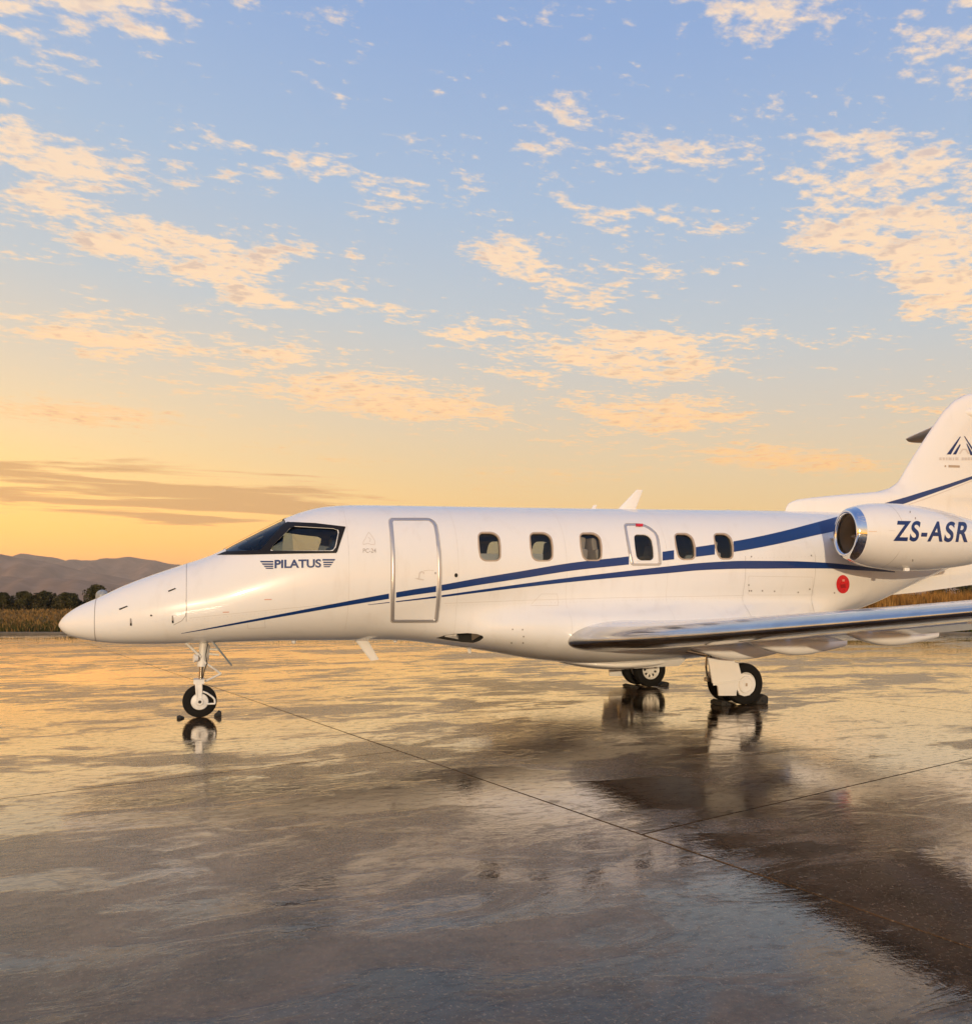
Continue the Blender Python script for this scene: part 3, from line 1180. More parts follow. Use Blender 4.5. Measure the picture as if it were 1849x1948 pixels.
def blind(px4, depth, m, par):
    """a thin blind hanging just behind a pane"""
    q = hit(px4, off=-0.06)
    MB().prism([tuple(a + np.array([0, depth, 0])) for a in q], (0, 0.012, 0)).build('blind', m, par, smooth=False)


blind([(909, 1053), (953, 1053), (953, 1068), (909, 1068)], 0.02, M['shade'], jet)
blind([(1008, 1053), (1034, 1053), (1034, 1068), (1008, 1068)], 0.02, M['shade'], jet)


# cabin seats, each squab + back + headrest
def seat(x, y, facing, m):
    b = MB()
    f = facing
    b.box((x, y, FLOOR + 0.30), (0.50, 0.50, 0.16))
    b.box((x, y, FLOOR + 0.11), (0.34, 0.36, 0.22))
    b.box((x + f * 0.24, y, FLOOR + 0.60), (0.14, 0.48, 0.62), Matrix.Rotation(f * 0.14, 3, 'Y'))
    b.box((x + f * 0.30, y, FLOOR + 0.98), (0.11, 0.28, 0.20), Matrix.Rotation(f * 0.14, 3, 'Y'))
    b.box((x, y - 0.28, FLOOR + 0.47), (0.44, 0.07, 0.06))
    b.box((x, y + 0.28, FLOOR + 0.47), (0.44, 0.07, 0.06))
    return b.build('seat', m, jet, bevel=0.035)


for x, y, f in ((3.75, -0.56, -1), (4.92, -0.56, 1), (5.75, -0.52, -1), (7.2, -0.56, 1), (3.75, 0.47, -1), (4.95, 0.47, 1), (5.75, 0.47, -1), (6.8, 0.47, 1)):
    seat(x, y, f, M['leather'])
for x, y in ((1.55, -0.34), (1.55, 0.34)):
    seat(x, y, 1, M['navyseat'])
pn = MB()
pn.box((0.86, 0, 1.72), (0.16, 1.0, 0.42), Matrix.Rotation(-0.25, 3, 'Y'))
pn.box((0.72, 0, 1.95), (0.42, 1.02, 0.05))
pn.box((1.1, 0, 1.5), (0.4, 0.22, 0.3))
pn.build('instrument_panel', M['black'], jet, bevel=0.02)
bh = section(F_fus, 2.22, float(tl(T_ZC, np.array(2.22))), 48, off=-0.07)
bh[:, 2] = np.maximum(bh[:, 2], FLOOR + 0.005)
MB().prism([tuple(q) for q in bh], (0.04, 0, 0)).build('bulkhead', M['lining'], jet, smooth=False)

# cockpit glazing: black surround strips, two panes a side
ck = conform('cockpit_surround', [densify([(412, 1056), (428, 1049.5), (498, 1046.5), (516, 1047.8), (630, 1048.2), (641.5, 1048), (640, 1052.3), (560, 1053.5), (470, 1055.6)], 8)], M['black'], jet, lift=0.004)
conform('surround_strip', [densify([(632.5, 1049), (639.2, 1041), (644.6, 1013), (643.5, 1007.5), (650, 1003.5), (657.5, 1003), (641.5, 1050.5)], 8)], M['black'], ck, lift=0.005)
conform('surround_strip', [densify([(548, 996), (556, 993.5), (600, 995.5), (657.5, 1002.2), (652, 1009), (640, 1008), (634, 1005.5), (560, 1001.2)], 8)], M['black'], ck, lift=0.006)
conform('pillar', [densify([(494, 1049), (539, 997.5), (547, 993.2), (561, 994.5), (560, 1002.5), (552, 1005.5), (519.5, 1038), (514, 1049)], 6)], M['black'], ck, lift=0.007)


def patch(name, xa, xb, pa, pb, off, m, par, nx=26, np_=60):
    vs, fs = [], []
    for x in np.linspace(xa, xb, nx):
        c = float(tl(T_ZC, np.array(x)))
        for a in np.linspace(pa, pb, np_):
            lo, hi = 0.0, 2.0
            for _ in range(26):
                mid = (lo + hi) / 2
                if float(F_fus(np.array(x), np.array(-math.cos(a) * mid), np.array(c + math.sin(a) * mid))) - off < 0:
                    lo = mid
                else:
                    hi = mid
            vs.append((x, -math.cos(a) * lo, c + math.sin(a) * lo))
    for i in range(nx - 1):
        for j in range(np_ - 1):
            fs.append((i * np_ + j, i * np_ + j + 1, (i + 1) * np_ + j + 1, (i + 1) * np_ + j))
    return MB().add(vs, fs).build(name, m, par, angle=80)


patch('windscreen', sillA[0] - 0.03, topB[0] + 0.06, 0.25, math.pi - 0.25, -0.014, M['glass'], ck)
conform('side_window', [densify(side_win, 7)], M['glass'], ck, lift=0.0, off=-0.016)
q = hit(densify(side_win, 10), off=-0.016)
MB().add([(a[0], -a[1], a[2]) for a in q], [tuple(range(len(q)))]).build('side_window', M['glass'], ck, smooth=False)
# centre post of the windscreen
patch('centre_post', sillA[0] - 0.03, topB[0] + 0.05, math.pi / 2 - 0.05, math.pi / 2 + 0.05, 0.004, M['black'], ck, 20, 5)
# far pillar and far frame, mirrored from the near side
for src in [o for o in ck.children if o.name.startswith(('pillar', 'surround_strip'))] + [ck]:
    me2 = src.data.copy()
    me2.transform(Matrix.Scale(-1, 4, (0, 1, 0)))
    me2.flip_normals()
    link('surround_strip' if src is ck else src.name.split('.')[0], me2, None, ck)

# lettering and emblems on the nose
conform_bm('lettering', text_bm('PILATUS', (522.5, 1065.2, 611, 1081.5), bold=0.032, drop=-1.6), M['navy'], fuselage, lift=0.004)
for k, (a, b, y, h) in enumerate(((494.5, 520, 1067.3, 2.8), (498, 520, 1072, 2.8), (501.5, 520, 1076.4, 2.4), (504.5, 520, 1080.2, 2.2))):
    conform('emblem_bar', [[(a, y), (b, y), (b, y + h), (a + 2.2, y + h)]], M['navy'], fuselage, lift=0.004)
for k, (a, b, y, h) in enumerate(((613.5, 638, 1063.6, 3.2), (615, 634.8, 1068.6, 2.8), (615.4, 631.8, 1073, 2.6), (616, 629, 1077, 2.2))):
    conform('emblem_bar', [[(a, y), (b, y), (b - 1.8, y + h), (a, y + h)]], M['navy'], fuselage, lift=0.004)
conform_bm('lettering', text_bm('PC-24', (690.5, 1043.5, 715.5, 1051.8), bold=0.01), M['greydecal'], fuselage, lift=0.004)


def polyline(pts, wd_):
    out = []
    for a, b in zip(pts[:-1], pts[1:]):
        L = math.hypot(b[0] - a[0], b[1] - a[1])
        nx, ny = -(b[1] - a[1]) / L * wd_ / 2, (b[0] - a[0]) / L * wd_ / 2
        out.append([(a[0] + nx, a[1] + ny), (b[0] + nx, b[1] + ny), (b[0] - nx, b[1] - ny), (a[0] - nx, a[1] - ny)])
    return out


for pl in polyline([(691, 1036), (691, 1031), (695, 1025), (698, 1018), (701.5, 1012.5), (706, 1018), (710, 1024), (713, 1029), (713.5, 1035)], 1.1) + polyline([(691, 1036.5), (700, 1033.5), (706, 1036), (713.5, 1035.5)], 1.1) + polyline([(700, 1022), (705, 1026), (703, 1031)], 1.1):
    conform('emblem_line', [pl], M['palegrey'], fuselage, lift=0.004)

# small fittings on the nose: latches and drains
for pl in ([(226, 1158.5), (228, 1160.8), (243.5, 1154), (242, 1152.3)], [(319.5, 1124.3), (321, 1126.4), (335, 1120.5), (333.5, 1118.7)]):
    conform('latch', [pl], M['black'], fuselage, lift=0.004)
for x, y in ((249, 1183.5), (328.6, 1178.5)):
    conform('hinge_slot', [[(x - 1.6, y - 7), (x + 1.2, y - 7), (x + 2.2, y + 7), (x - 1.6, y + 7)]], M['seam'], fuselage, lift=0.004)
    conform('hinge_slot', [[(x - 1.3, y + 2), (x + 1.8, y + 2), (x + 1.9, y + 6.6), (x - 1.3, y + 6.6)]], M['black'], fuselage, lift=0.0065)
conform('drain', [[(286, 1169.5), (289, 1169.5), (290, 1172.5), (286, 1172.5)]], M['black'], fuselage, lift=0.004)
for pts in ([(975, 1197.5)], [(994, 1198)], [(996, 1211)], [(973, 1223)], [(995, 1223)], [(1424, 1113)], [(1429, 1124)], [(1450, 1124)], [(1473, 1125)], [(1518, 1127)], [(1540, 1121)], [(1543, 1057)], [(1429, 1059)], [(1587, 1128)], [(1425, 1124)]):
    x, y = pts[0]
    conform('drain', [[(x - 1.3, y - 1.4), (x + 1.3, y - 1.4), (x + 1.3, y + 1.4), (x - 1.3, y + 1.4)]], M['seam'], fuselage, lift=0.004)
for x, y, l in ((430, 1165, 12), (510, 1141, 14)):
    conform('warning_mark', [[(x - l / 2, y - 1), (x + l / 2, y - 1.4), (x + l / 2, y + 0.2), (x - l / 2, y + 0.6)]], mat('faded_red', (0.62, 0.30, 0.22), 0.5), fuselage, lift=0.004)


# panel seams: thin bands round the body
def hoop(x, a0, a1, wdt=0.006, F=F_all):
    vs, fs = [], []
    n = 90
    for x_ in (x, x + wdt):
        c = float(tl(T_ZC, np.array(x_)))
        s = section(F, x_, c, 180, off=0.0022)
        k = [int(round(math.degrees(a) / 2)) % 180 for a in np.linspace(a0, a1, n)]
        vs += [tuple(s[i]) for i in k]
    fs = [(i, i + 1, n + i + 1, n + i) for i in range(n - 1)]
    return MB().add(vs, fs).build('panel_seam', M['seam'], fuselage, angle=80)


hoop(P(184, 1180)[0], -math.pi * 0.5, math.pi * 1.49, 0.007)
hoop(hit([(354, 1140)])[0][0], math.radians(-16), math.radians(84), 0.005)
hoop(hit([(1416, 1110)])[0][0], math.radians(-40), math.radians(10), 0.004)
hoop(hit([(1548, 1110)])[0][0], math.radians(-40), math.radians(10), 0.004)
conform('panel_seam', polyline([(354, 1141), (355, 1160), (353, 1172), (346, 1181), (330, 1189)], 0.9), M['seam'], fuselage, lift=0.003)

M['faint'] = mat('skin_joint', (0.60, 0.565, 0.53), 0.5)


def skin_joint(pl, wd_=0.7):
    conform('panel_seam', polyline(densify_open(pl), wd_), M['faint'], fuselage, lift=0.0022)


def densify_open(pl, step=14.0):
    out = []
    for a, b in zip(pl[:-1], pl[1:]):
        n = max(1, int(math.hypot(b[0] - a[0], b[1] - a[1]) / step))
        out += [(a[0] + (b[0] - a[0]) * i / n, a[1] + (b[1] - a[1]) * i / n) for i in range(n)]
    return out + [pl[-1]]


for x_ in (664, 872, 1078, 1270):
    hoop(hit([(x_, 1080)])[0][0], math.radians(-52), math.radians(85), 0.0035).data.materials[0] = M['faint']
skin_joint([(360, 1176), (520, 1160), (664, 1146)])
skin_joint([(845, 1148), (1000, 1142), (1180, 1137), (1416, 1133)])
skin_joint([(1010, 1150), (1030, 1130), (1060, 1130), (1062, 1152), (1010, 1152)])
skin_joint([(1424, 1096), (1424, 1132), (1546, 1132), (1546, 1098), (1424, 1096)])
skin_joint([(470, 1180), (472, 1196), (505, 1194), (503, 1178), (470, 1180)])
# fastener rows, too small to pick apart
dots = []
for x0_, x1_, y0_, y1_ in ((360, 660, 1180, 1151), (850, 1410, 1152, 1137), (1420, 1590, 1062, 1058)):
    n_ = int((x1_ - x0_) / 7)
    dots += [[(x - .55, y - .55), (x + .55, y - .55), (x + .55, y + .55), (x - .55, y + .55)] for x, y in zip(np.linspace(x0_, x1_, n_), np.linspace(y0_, y1_, n_))]
tag(conform('fasteners', dots, M['faint'], fuselage, lift=0.003, step=2000), kind='stuff')

# red disc beside the engine
disc = [(1603 + 12.5 * math.cos(a), 1111.5 + 17.5 * math.sin(a)) for a in np.linspace(0, 2 * math.pi, 33)[:-1]]
rd = conform('pressure_disc', [disc], M['red'], fuselage, lift=0.005)
conform('disc_mark', [[(1601.5, 1102), (1606, 1102), (1606, 1106), (1601.5, 1106)]], mat('disc_print', (0.75, 0.30, 0.25), 0.5), rd, lift=0.008)
conform('disc_mark', [[(1598, 1112), (1607, 1111), (1608, 1118), (1599, 1119)]], mat('disc_print_dark', (0.35, 0.008, 0.008), 0.5), rd, lift=0.008)

# inlet vane and lip inside the belly inlet
q0, q1, q2 = hit([(846, 1214), (872, 1219), (868, 1212)], lift=-0.02)
MB().prism([tuple(q0), tuple(q1), tuple(q2)], tuple(-qn * 0.05)).build('inlet_vane', M['white'], jet, smooth=False)
q0, q1, q2, q3 = hit([(897, 1207), (916, 1211), (899, 1222), (897, 1222)], lift=-0.03)
MB().prism([tuple(q0), tuple(q1), tuple(q2), tuple(q3)], tuple(-qn * 0.03)).build('inlet_vane', M['duct'], jet, smooth=False)


# blade aerials
def blade(name, base, tip, th, m=None, Y=0.0):
    """base: two measured points (front, rear), tip: two measured points (front, rear)"""
    b0, b1, t0_, t1_ = P(*base[0], Y), P(*base[1], Y), P(*tip[0], Y), P(*tip[1], Y)
    rings_ = []
    for s in np.linspace(0, 1, 6):
        a, c = b0 + (t0_ - b0) * s, b1 + (t1_ - b1) * s
        ch = c - a
        r = []
        for k in range(16):
            q = 2 * math.pi * k / 16
            u = 0.5 - 0.5 * math.cos(q)
            r.append(tuple(a + ch * u + np.array([0, math.sin(q) * th * (1 - 0.55 * s) * (0.35 + 0.65 * (1 - u)), 0])))
        rings_.append(r)
    return MB().loft(rings_).build(name, m or M['white'], jet, angle=50)


blade('blade_aerial', [(1174, 970), (1208, 971)], [(1211, 931.5), (1223, 932)], 0.03)
blade('blade_aerial', [(672, 1214), (698, 1214)], [(705, 1257), (721, 1255)], 0.03)
blade('stub_aerial', [(1123, 970), (1132, 970)], [(1129, 960.5), (1136, 960.5)], 0.02)
blade('drain_mast', [(887, 1229), (896, 1231)], [(891, 1243), (896.5, 1243)], 0.015)
for x, y, rx, rz in ((712, 961.5, 0.12, 0.028), (848, 964.5, 0.06, 0.02), (898, 965.5, 0.06, 0.02), (1000, 967, 0.05, 0.016), (1385, 971.5, 0.075, 0.05)):
    c = P(x, y + 1.5)
    MB().lathe((c[0], 0, c[2] - 0.02), (0, 0, 1), [(0, rx), (rz * 0.55, rx * 0.94), (rz * 0.85, rx * 0.6), (rz, 0.002)], 24).build('dome_aerial', M['white'], jet)
for x, y in ((559, 1217), (752, 1215)):
    c = P(x, y)
    MB().lathe((c[0], 0, c[2] + 0.01), (0, 0, -1), [(0, 0.035), (0.03, 0.034), (0.06, 0.022), (0.07, 0.002)], 16).build('belly_beacon', M['lens'], jet)

# gear-bay fairing under the belly
rr_ = []
for s in np.linspace(0, 1, 25):
    x = 5.1 + 2.3 * s
    wv = 0.62 * math.sin(math.pi * min(max(s, 0.012), 0.988)) ** 0.55
    hv = 0.105 * math.sin(math.pi * min(max(s, 0.012), 0.988)) ** 0.6
    zc_ = float(tl(T_FZ, np.array(x)) - tl(T_FH, np.array(x))) + 0.02
    rr_.append([(x, wv * math.cos(a), zc_ + hv * math.sin(a)) for a in np.linspace(0, 2 * math.pi, 33)[:-1]])
MB().loft(rr_).build('belly_fairing', M['white'], jet, angle=60)


# ------------------------------------------------------------------ wings
def naca(u, t=0.14, cam=0.02):
    yt = 5 * t * (0.2969 * math.sqrt(u) - 0.126 * u - 0.3516 * u * u + 0.2843 * u ** 3 - 0.1030 * u ** 4)
    p = 0.4
    yc = cam / p ** 2 * (2 * p * u - u * u) if u < p else cam / (1 - p) ** 2 * ((1 - 2 * p) + 2 * p * u - u * u)
    return yc, yt


WY = [0.55, 1.0, 1.5, 2.2, 3.3, 4.9, 6.6, 8.0, 8.35, 8.5]
W_LE = [4.70, 4.80, 4.86, 4.92, 5.02, 5.14, 5.27, 5.40, 5.50, 5.66]
W_LZ = [0.945, 0.955, 0.982, 1.022, 1.105, 1.250, 1.415, 1.565, 1.61, 1.65]
W_TE = [7.85, 7.80, 7.72, 7.60, 7.42, 7.14, 6.84, 6.58, 6.52, 6.44]
W_TZ = [0.92, 0.93, 0.965, 1.015, 1.115, 1.27, 1.445, 1.60, 1.65, 1.68]
W_TH = [0.150, 0.148, 0.142, 0.135, 0.125, 0.112, 0.10, 0.092, 0.085, 0.04]


def wing_pt(Y, u, surf, sgn):
    a = [float(pchip(WY, T, [Y])[0]) for T in (W_LE, W_LZ, W_TE, W_TZ, W_TH)]
    ch = a[2] - a[0]
    yc, yt = naca(u, a[4])
    x = a[0] + ch * u
    z = a[1] + (a[3] - a[1]) * u + ch * (yc + surf * yt)
    return (x, sgn * Y, z)


def wing_shell(sgn, Ya, Yb, ua, ub, ny, nu, close_front=False, cap=True):
    """closed shell of wing between two chord fractions"""
    us = [ua + (ub - ua) * (0.5 - 0.5 * math.cos(math.pi * k / nu)) if ua > 0 else ub * (k / nu) ** 2 for k in range(nu + 1)]
    rings_ = []
    for Y in np.linspace(Ya, Yb, ny):
        r = [wing_pt(Y, u, 1, sgn) for u in reversed(us)]
        lo = us[1:] if ua == 0 else us
        r += [wing_pt(Y, u, -1, sgn) for u in lo]
        rings_.append(r)
    return MB().loft(rings_, caps=cap)


LEU = 0.085
FLAP0, FLAPA, FLAPB = 0.745, 1.30, 5.6
for sgn in (-1, 1):
    wg = wing_shell(sgn, 0.55, FLAPB, LEU, FLAP0, 40, 22).build('wing', M['white'], jet, angle=40)
    wing_shell(sgn, FLAPB, 8.5, LEU, 0.995, 30, 26).build('outer_panel', M['white'], wg, angle=40)
    wing_shell(sgn, 0.55, FLAPA, FLAP0, 0.995, 6, 10).build('root_panel', M['white'], wg, angle=40)
    wing_shell(sgn, 0.95, 8.5, 0.0, LEU + 0.002, 70, 14, cap=True).build('leading_edge', M['chrome'], wg, angle=50)
    # flap, drooped a little
    fl = wing_shell(sgn, FLAPA + 0.02, FLAPB - 0.02, FLAP0 + 0.008, 0.997, 26, 10)
    vs = []
    for (x, y, z) in fl.v:
        hx, hz = [float(c) for c in (wing_pt(abs(y), FLAP0, -1, sgn)[0], wing_pt(abs(y), FLAP0, -1, sgn)[2])]
        q = math.radians(9)
        dx, dz = x - hx, z - hz
        vs.append((hx + dx * math.cos(q) + dz * math.sin(q) + 0.03, y, hz - dx * math.sin(q) + dz * math.cos(q) - 0.01))
    fl.v = vs
    fl.build('flap', M['white'], wg, angle=40)
    # winglet-like upturned tip cap
    # flap track fairings
    for Yf, xa, xb, zb_, hw in ((1.86, 6.20, 7.88, 0.685, 0.12), (2.92, 6.32, 7.82, 0.815, 0.115), (4.32, 6.42, 7.72, 1.010, 0.105)):
        rings_ = []
        for s in np.linspace(0, 1, 22):
            x = xa + (xb - xa) * s
            u = min(0.999, max(0.05, (x - float(pchip(WY, W_LE, [Yf])[0])) / (float(pchip(WY, W_TE, [Yf])[0]) - float(pchip(WY, W_LE, [Yf])[0]))))
            zu = wing_pt(Yf, u, -1, 1)[2] + 0.02
            if x > 7.3:
                zu -= (x - 7.3) * 0.10
            prof = math.sin(math.pi * min(1, (s * 0.98 + 0.01) / 0.5) / 2) ** 0.8 if s < 0.5 else 1 - 0.42 * ((s - 0.5) / 0.5) ** 1.6
            zlow = zu - (zu - zb_) * prof
            wv = hw * (0.15 + 0.85 * math.sin(math.pi * min(1, (s + 0.02) / 0.55) / 2)) * (1 if s < 0.6 else 1 - 0.45 * ((s - 0.6) / 0.4) ** 1.5)
            r = []
            for k in range(20):
                a = 2 * math.pi * k / 20
                c_, s_ = math.cos(a), math.sin(a)
                cc_, ss_ = math.copysign(abs(c_) ** 0.75, c_), math.copysign(abs(s_) ** 0.75, s_)
                r.append((x, sgn * Yf + wv * cc_, (zu + zlow) / 2 + (zu - zlow) / 2 * ss_))
            rings_.append(r)
        MB().loft(rings_).build('flap_fairing', M['white'], wg, angle=50)


# ------------------------------------------------------------------ engines
NY, NZ = 1.55, 2.49
NXA = 9.22
SCARF = 0.35


def nac_axis(X):
    return NZ + 0.028 * (10.3 - X)


NPROF = [(0.0, 0.335), (0.012, 0.357), (0.04, 0.378), (0.10, 0.402), (0.22, 0.436), (0.45, 0.482), (0.75, 0.508), (1.1, 0.518), (1.5, 0.505), (1.9, 0.468), (2.3, 0.412), (2.7, 0.345), (3.1, 0.275), (3.3, 0.245)]


def F_nac(X, y, z):
    s = X - NXA
    for _ in range(6):
        s = X - NXA - SCARF * np.clip(1 - s / 0.9, 0, None) ** 1.5 * (y + NY)
    s = np.sqrt(np.clip(s, 0, None))
    r = np.interp(s, np.sqrt([p[0] for p in NPROF]), [p[1] for p in NPROF])
    d = np.hypot(y + NY, z - (NZ + 0.028 * (10.3 - X))) - r
    return np.where(s <= 0, np.maximum(d, 0.05), d)


def nac_loft(prof, sgn, n=64, close=False):
    rings_ = []
    for s, r in prof:
        X = NXA + s
        kx = SCARF * max(0.0, 1 - s / 0.9) ** 1.5
        rings_.append([(X - sgn * kx * r * math.cos(a), sgn * NY + r * math.cos(a), nac_axis(X) + r * math.sin(a)) for a in np.linspace(0, 2 * math.pi, n + 1)[:-1]])
    return MB().loft(rings_, caps=close)


sq = np.linspace(math.sqrt(0.13), math.sqrt(3.3), 40)
body_prof = [(q * q, float(pchip(np.sqrt([p[0] for p in NPROF]), [p[1] for p in NPROF], [q])[0])) for q in sq]
lip_out = [(q * q, float(pchip(np.sqrt([p[0] for p in NPROF]), [p[1] for p in NPROF], [q])[0])) for q in np.linspace(math.sqrt(0.13), 0.0, 14)]
lip_in = [(0.003, 0.322), (0.012, 0.308), (0.03, 0.296), (0.06, 0.288), (0.10, 0.285)]
for sgn in (-1, 1):
    nc = nac_loft(body_prof, sgn).build('engine_nacelle', M['white'], jet, angle=60)
    nac_loft(lip_out + lip_in, sgn).build('intake_lip', M['lip'], nc, angle=70)
    nac_loft([(0.099, 0.285), (0.2, 0.286), (0.4, 0.297), (0.62, 0.305)], sgn).build('intake_duct', M['duct'], nc, angle=70)
    fx = NXA + 0.55
    fb_ = MB()
    fb_.lathe((fx - 0.17, sgn * NY, nac_axis(fx)), (1, 0, 0), [(0, 0.003), (0.04, 0.035), (0.10, 0.07), (0.17, 0.09)], 24)
    for k in range(18):
        a = 2 * math.pi * k / 18
        e = Vector((0, math.cos(a), math.sin(a)))
        g_ = Vector((0, -math.sin(a), math.cos(a)))
        o = Vector((fx, sgn * NY, nac_axis(fx)))
        pts = []
        for r_, tw, wv in ((0.08, 0.5, 0.035), (0.19, 0.9, 0.045), (0.30, 1.15, 0.05)):
            dv = (g_ * math.sin(tw) + Vector((1, 0, 0)) * math.cos(tw)) * wv
            pts += [o + e * r_ - dv, o + e * r_ + dv]
        fb_.add(pts, [(0, 1, 3, 2), (2, 3, 5, 4)])
    fb_.build('fan', M['fan'], nc, angle=40)
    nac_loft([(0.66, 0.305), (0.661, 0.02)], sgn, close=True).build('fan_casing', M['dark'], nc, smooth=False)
    nac_loft([(3.3, 0.245), (3.3, 0.215), (2.9, 0.20), (2.9, 0.01)], sgn).build('exhaust', M['fan'], nc, angle=40)
    # pylon
    rings_ = []
    for Y in (0.45, 0.8, 1.2, 1.45):
        r = []
        for k in range(24):
            a = 2 * math.pi * k / 24
            u = 0.5 - 0.5 * math.cos(a)
            th = 0.13 * (0.4 + 0.6 * math.sin(math.pi * min(1, u + 0.1)))
            r.append((NXA + 0.42 + 2.3 * u, sgn * Y, NZ + 0.02 + th * math.sin(a)))
        rings_.append(r)
    MB().loft(rings_).build('pylon', M['white'], jet, angle=50)
    if sgn < 0:
        near_nac = nc
# nacelle details on the near side
conform_bm('lettering', text_bm('ZS-ASR', (1702, 990.5, 1843.5, 1029.5), shear=6.5, space=1.16, bold=0.026, drop=2.5), M['navy'], near_nac, F=F_nac, lift=0.004)
for xx in (0.62,):
    rr2 = []
    for s in (xx, xx + 0.005):
        r = float(pchip(np.sqrt([p[0] for p in NPROF]), [p[1] for p in NPROF], [math.sqrt(s)])[0]) + 0.002
        rr2.append([(NXA + s, -NY + r * math.cos(a), nac_axis(NXA + s) + r * math.sin(a)) for a in np.linspace(0, 2 * math.pi, 65)[:-1]])
    MB().loft(rr2, caps=False).build('panel_seam', M['seam'], near_nac, angle=80)
conform('panel_seam', polyline([(1690, 1009.5), (1702, 1009.5)], 0.7), M['palegrey'], near_nac, F=F_nac, lift=0.003)
conform('panel_seam', polyline([(1652, 1011), (1668, 1011)], 1.4), mat('scuff', (0.72, 0.55, 0.42), 0.5), near_nac, F=F_nac, lift=0.003)
for x, y in ((1731, 974), (1741, 986), (1736, 1066)):
    conform('drain', [[(x - 1, y - 2), (x + 1, y - 2), (x + 1, y + 2), (x - 1, y + 2)]], M['seam'], near_nac, F=F_nac, lift=0.003)
c = hit([(1724, 1080)], F_nac)[0]
MB().box((c[0], c[1], c[2] - 0.03), (0.10, 0.04, 0.05)).build('drain_mast', M['lens'], near_nac, bevel=0.01)

# ------------------------------------------------------------------ fin, tailplane, strake
FY = -0.10
fin_le = [P(*q, 0.0) for q in ((1494, 969), (1499, 959), (1511, 951), (1535, 947.5), (1600, 941), (1665, 936), (1690, 930), (1708, 918), (1735, 872), (1765, 826), (1795, 782), (1815, 762), (1835, 751), (1850, 748.5))]
fle = [(p[0], p[2]) for p in fin_le]
LEz = np.linspace(2.95, fle[-1][1] - 0.004, 60)
lx = np.interp(LEz, [p[1] for p in fle], [p[0] for p in fle])


def fin_halfw(x, z):
    s = np.clip((z - 3.0) / 2.45, 0, 1)
    le = np.interp(z, [p[1] for p in fle], [p[0] for p in fle])
    te = 15.55 + 0.55 * s
    u = np.clip((x - le) / (te - le), 0.0005, 1)
    t = 0.135 - 0.035 * s
    yt = 5 * t * (0.2969 * np.sqrt(u) - 0.126 * u - 0.3516 * u * u + 0.2843 * u ** 3 - 0.1036 * u ** 4)
    hw_ = yt * np.clip(te - le, 0.3, 2.6)
    # the dorsal ridge in front is slimmer
    return hw_ * np.clip(0.55 + (x - 10.2) * 0.15, 0.55, 1.0)


def F_fin(X, y, z):
    le = np.interp(z, [p[1] for p in fle], [p[0] for p in fle])
    s = np.clip((z - 3.0) / 2.45, 0, 1)
    d = np.abs(y) - fin_halfw(X, z)
    d = np.where((X < le) | (X > 15.55 + 0.55 * s) | (z > LEz[-1]) | (z < 2.9), np.maximum(d, 0.05), d)
    return d


rings_ = []
for z, le in zip(LEz, lx):
    s = min(1, max(0, (z - 3.0) / 2.45))
    te = 15.55 + 0.55 * s
    us = (np.linspace(0, 1, 60)) ** 2
    xs_ = le + (te - le) * us
    hw_ = fin_halfw(xs_, np.full_like(xs_, z))
    zr = z
    r = [(x, h, zr) for x, h in zip(xs_[::-1], hw_[::-1])] + [(x, -h, zr) for x, h in zip(xs_[1:], hw_[1:])]
    rings_.append(r)
fin = MB().loft(rings_).build('tail_fin', M['white'], jet, angle=50)
# rounded cap along the top of the fin
zt_ = LEz[-1]
MB().loft([[(x, y * k, zt_ + dz_) for (x, y, _z) in rings_[-1]] for k, dz_ in ((1, -0.001), (0.85, 0.022), (0.5, 0.038), (0.05, 0.042))]).build('fin_cap', M['white'], fin, angle=60)

# stripe carried on over the fin
fs_top = [(1640, 971), (1683, 957), (1722, 946), (1764, 933), (1806, 920), (1852, 904.5)]
fs_bot = [(1640, 985), (1683, 970), (1722, 957.5), (1764, 942.5), (1806, 927.5), (1852, 910.5)]
conform('stripe', [densify(fs_top + fs_bot[::-1], 12)], M['blue'], fin, F=F_fin, lift=0.004)
shadow_line = [(1722, 962), (1764, 947.5), (1806, 931.5), (1852, 913.5)]  # thin shadow below the blue stripe, painted on as a pale grey line
for pl in polyline(shadow_line, 1.6):
    conform('stripe', [pl], M['palegrey'], fin, F=F_fin, lift=0.004)
# emblem: slanting bars like a peak
bars = [[(1800.5, 864.5), (1808.5, 864.5), (1827.5, 831), (1826, 830)], [(1812, 864.5), (1818.5, 864.5), (1827, 847), (1826, 844)], [(1823.5, 863.5), (1826.5, 863.5), (1832, 856), (1837, 856), (1841, 863.5), (1844, 863.5), (1838.5, 853.5), (1830, 853.5)],
        [(1833.5, 830), (1835, 829.5), (1850, 852), (1850, 858)], [(1838, 844), (1839.5, 844), (1850, 862), (1850, 866), (1846, 866)]]
for k, b_ in enumerate(bars):
    conform('emblem_bar', [b_], M['navy'] if k != 2 else M['palegrey'], fin, F=F_fin, lift=0.004)
# faded line of print under it, worn past reading
for x0_, x1_ in ((1786.5, 1791), (1793, 1797), (1799, 1802), (1804, 1810), (1812, 1814.5), (1817, 1823), (1829, 1833), (1834.5, 1839), (1840.5, 1845), (1846.5, 1851)):
    conform('faded_print', [[(x0_, 870), (x1_, 870.2), (x1_, 875.6), (x0_, 875.2)]], M['palegrey'], fin, F=F_fin, lift=0.004)
conform('placard', [[(1804, 884.5), (1825.5, 885.3), (1825.5, 889.5), (1804, 889)]], M['tan'], fin, F=F_fin, lift=0.004)
conform('placard', [[(1796.5, 885), (1799.5, 885), (1799.5, 888.5), (1796.5, 888.5)]], M['tan'], fin, F=F_fin, lift=0.004)

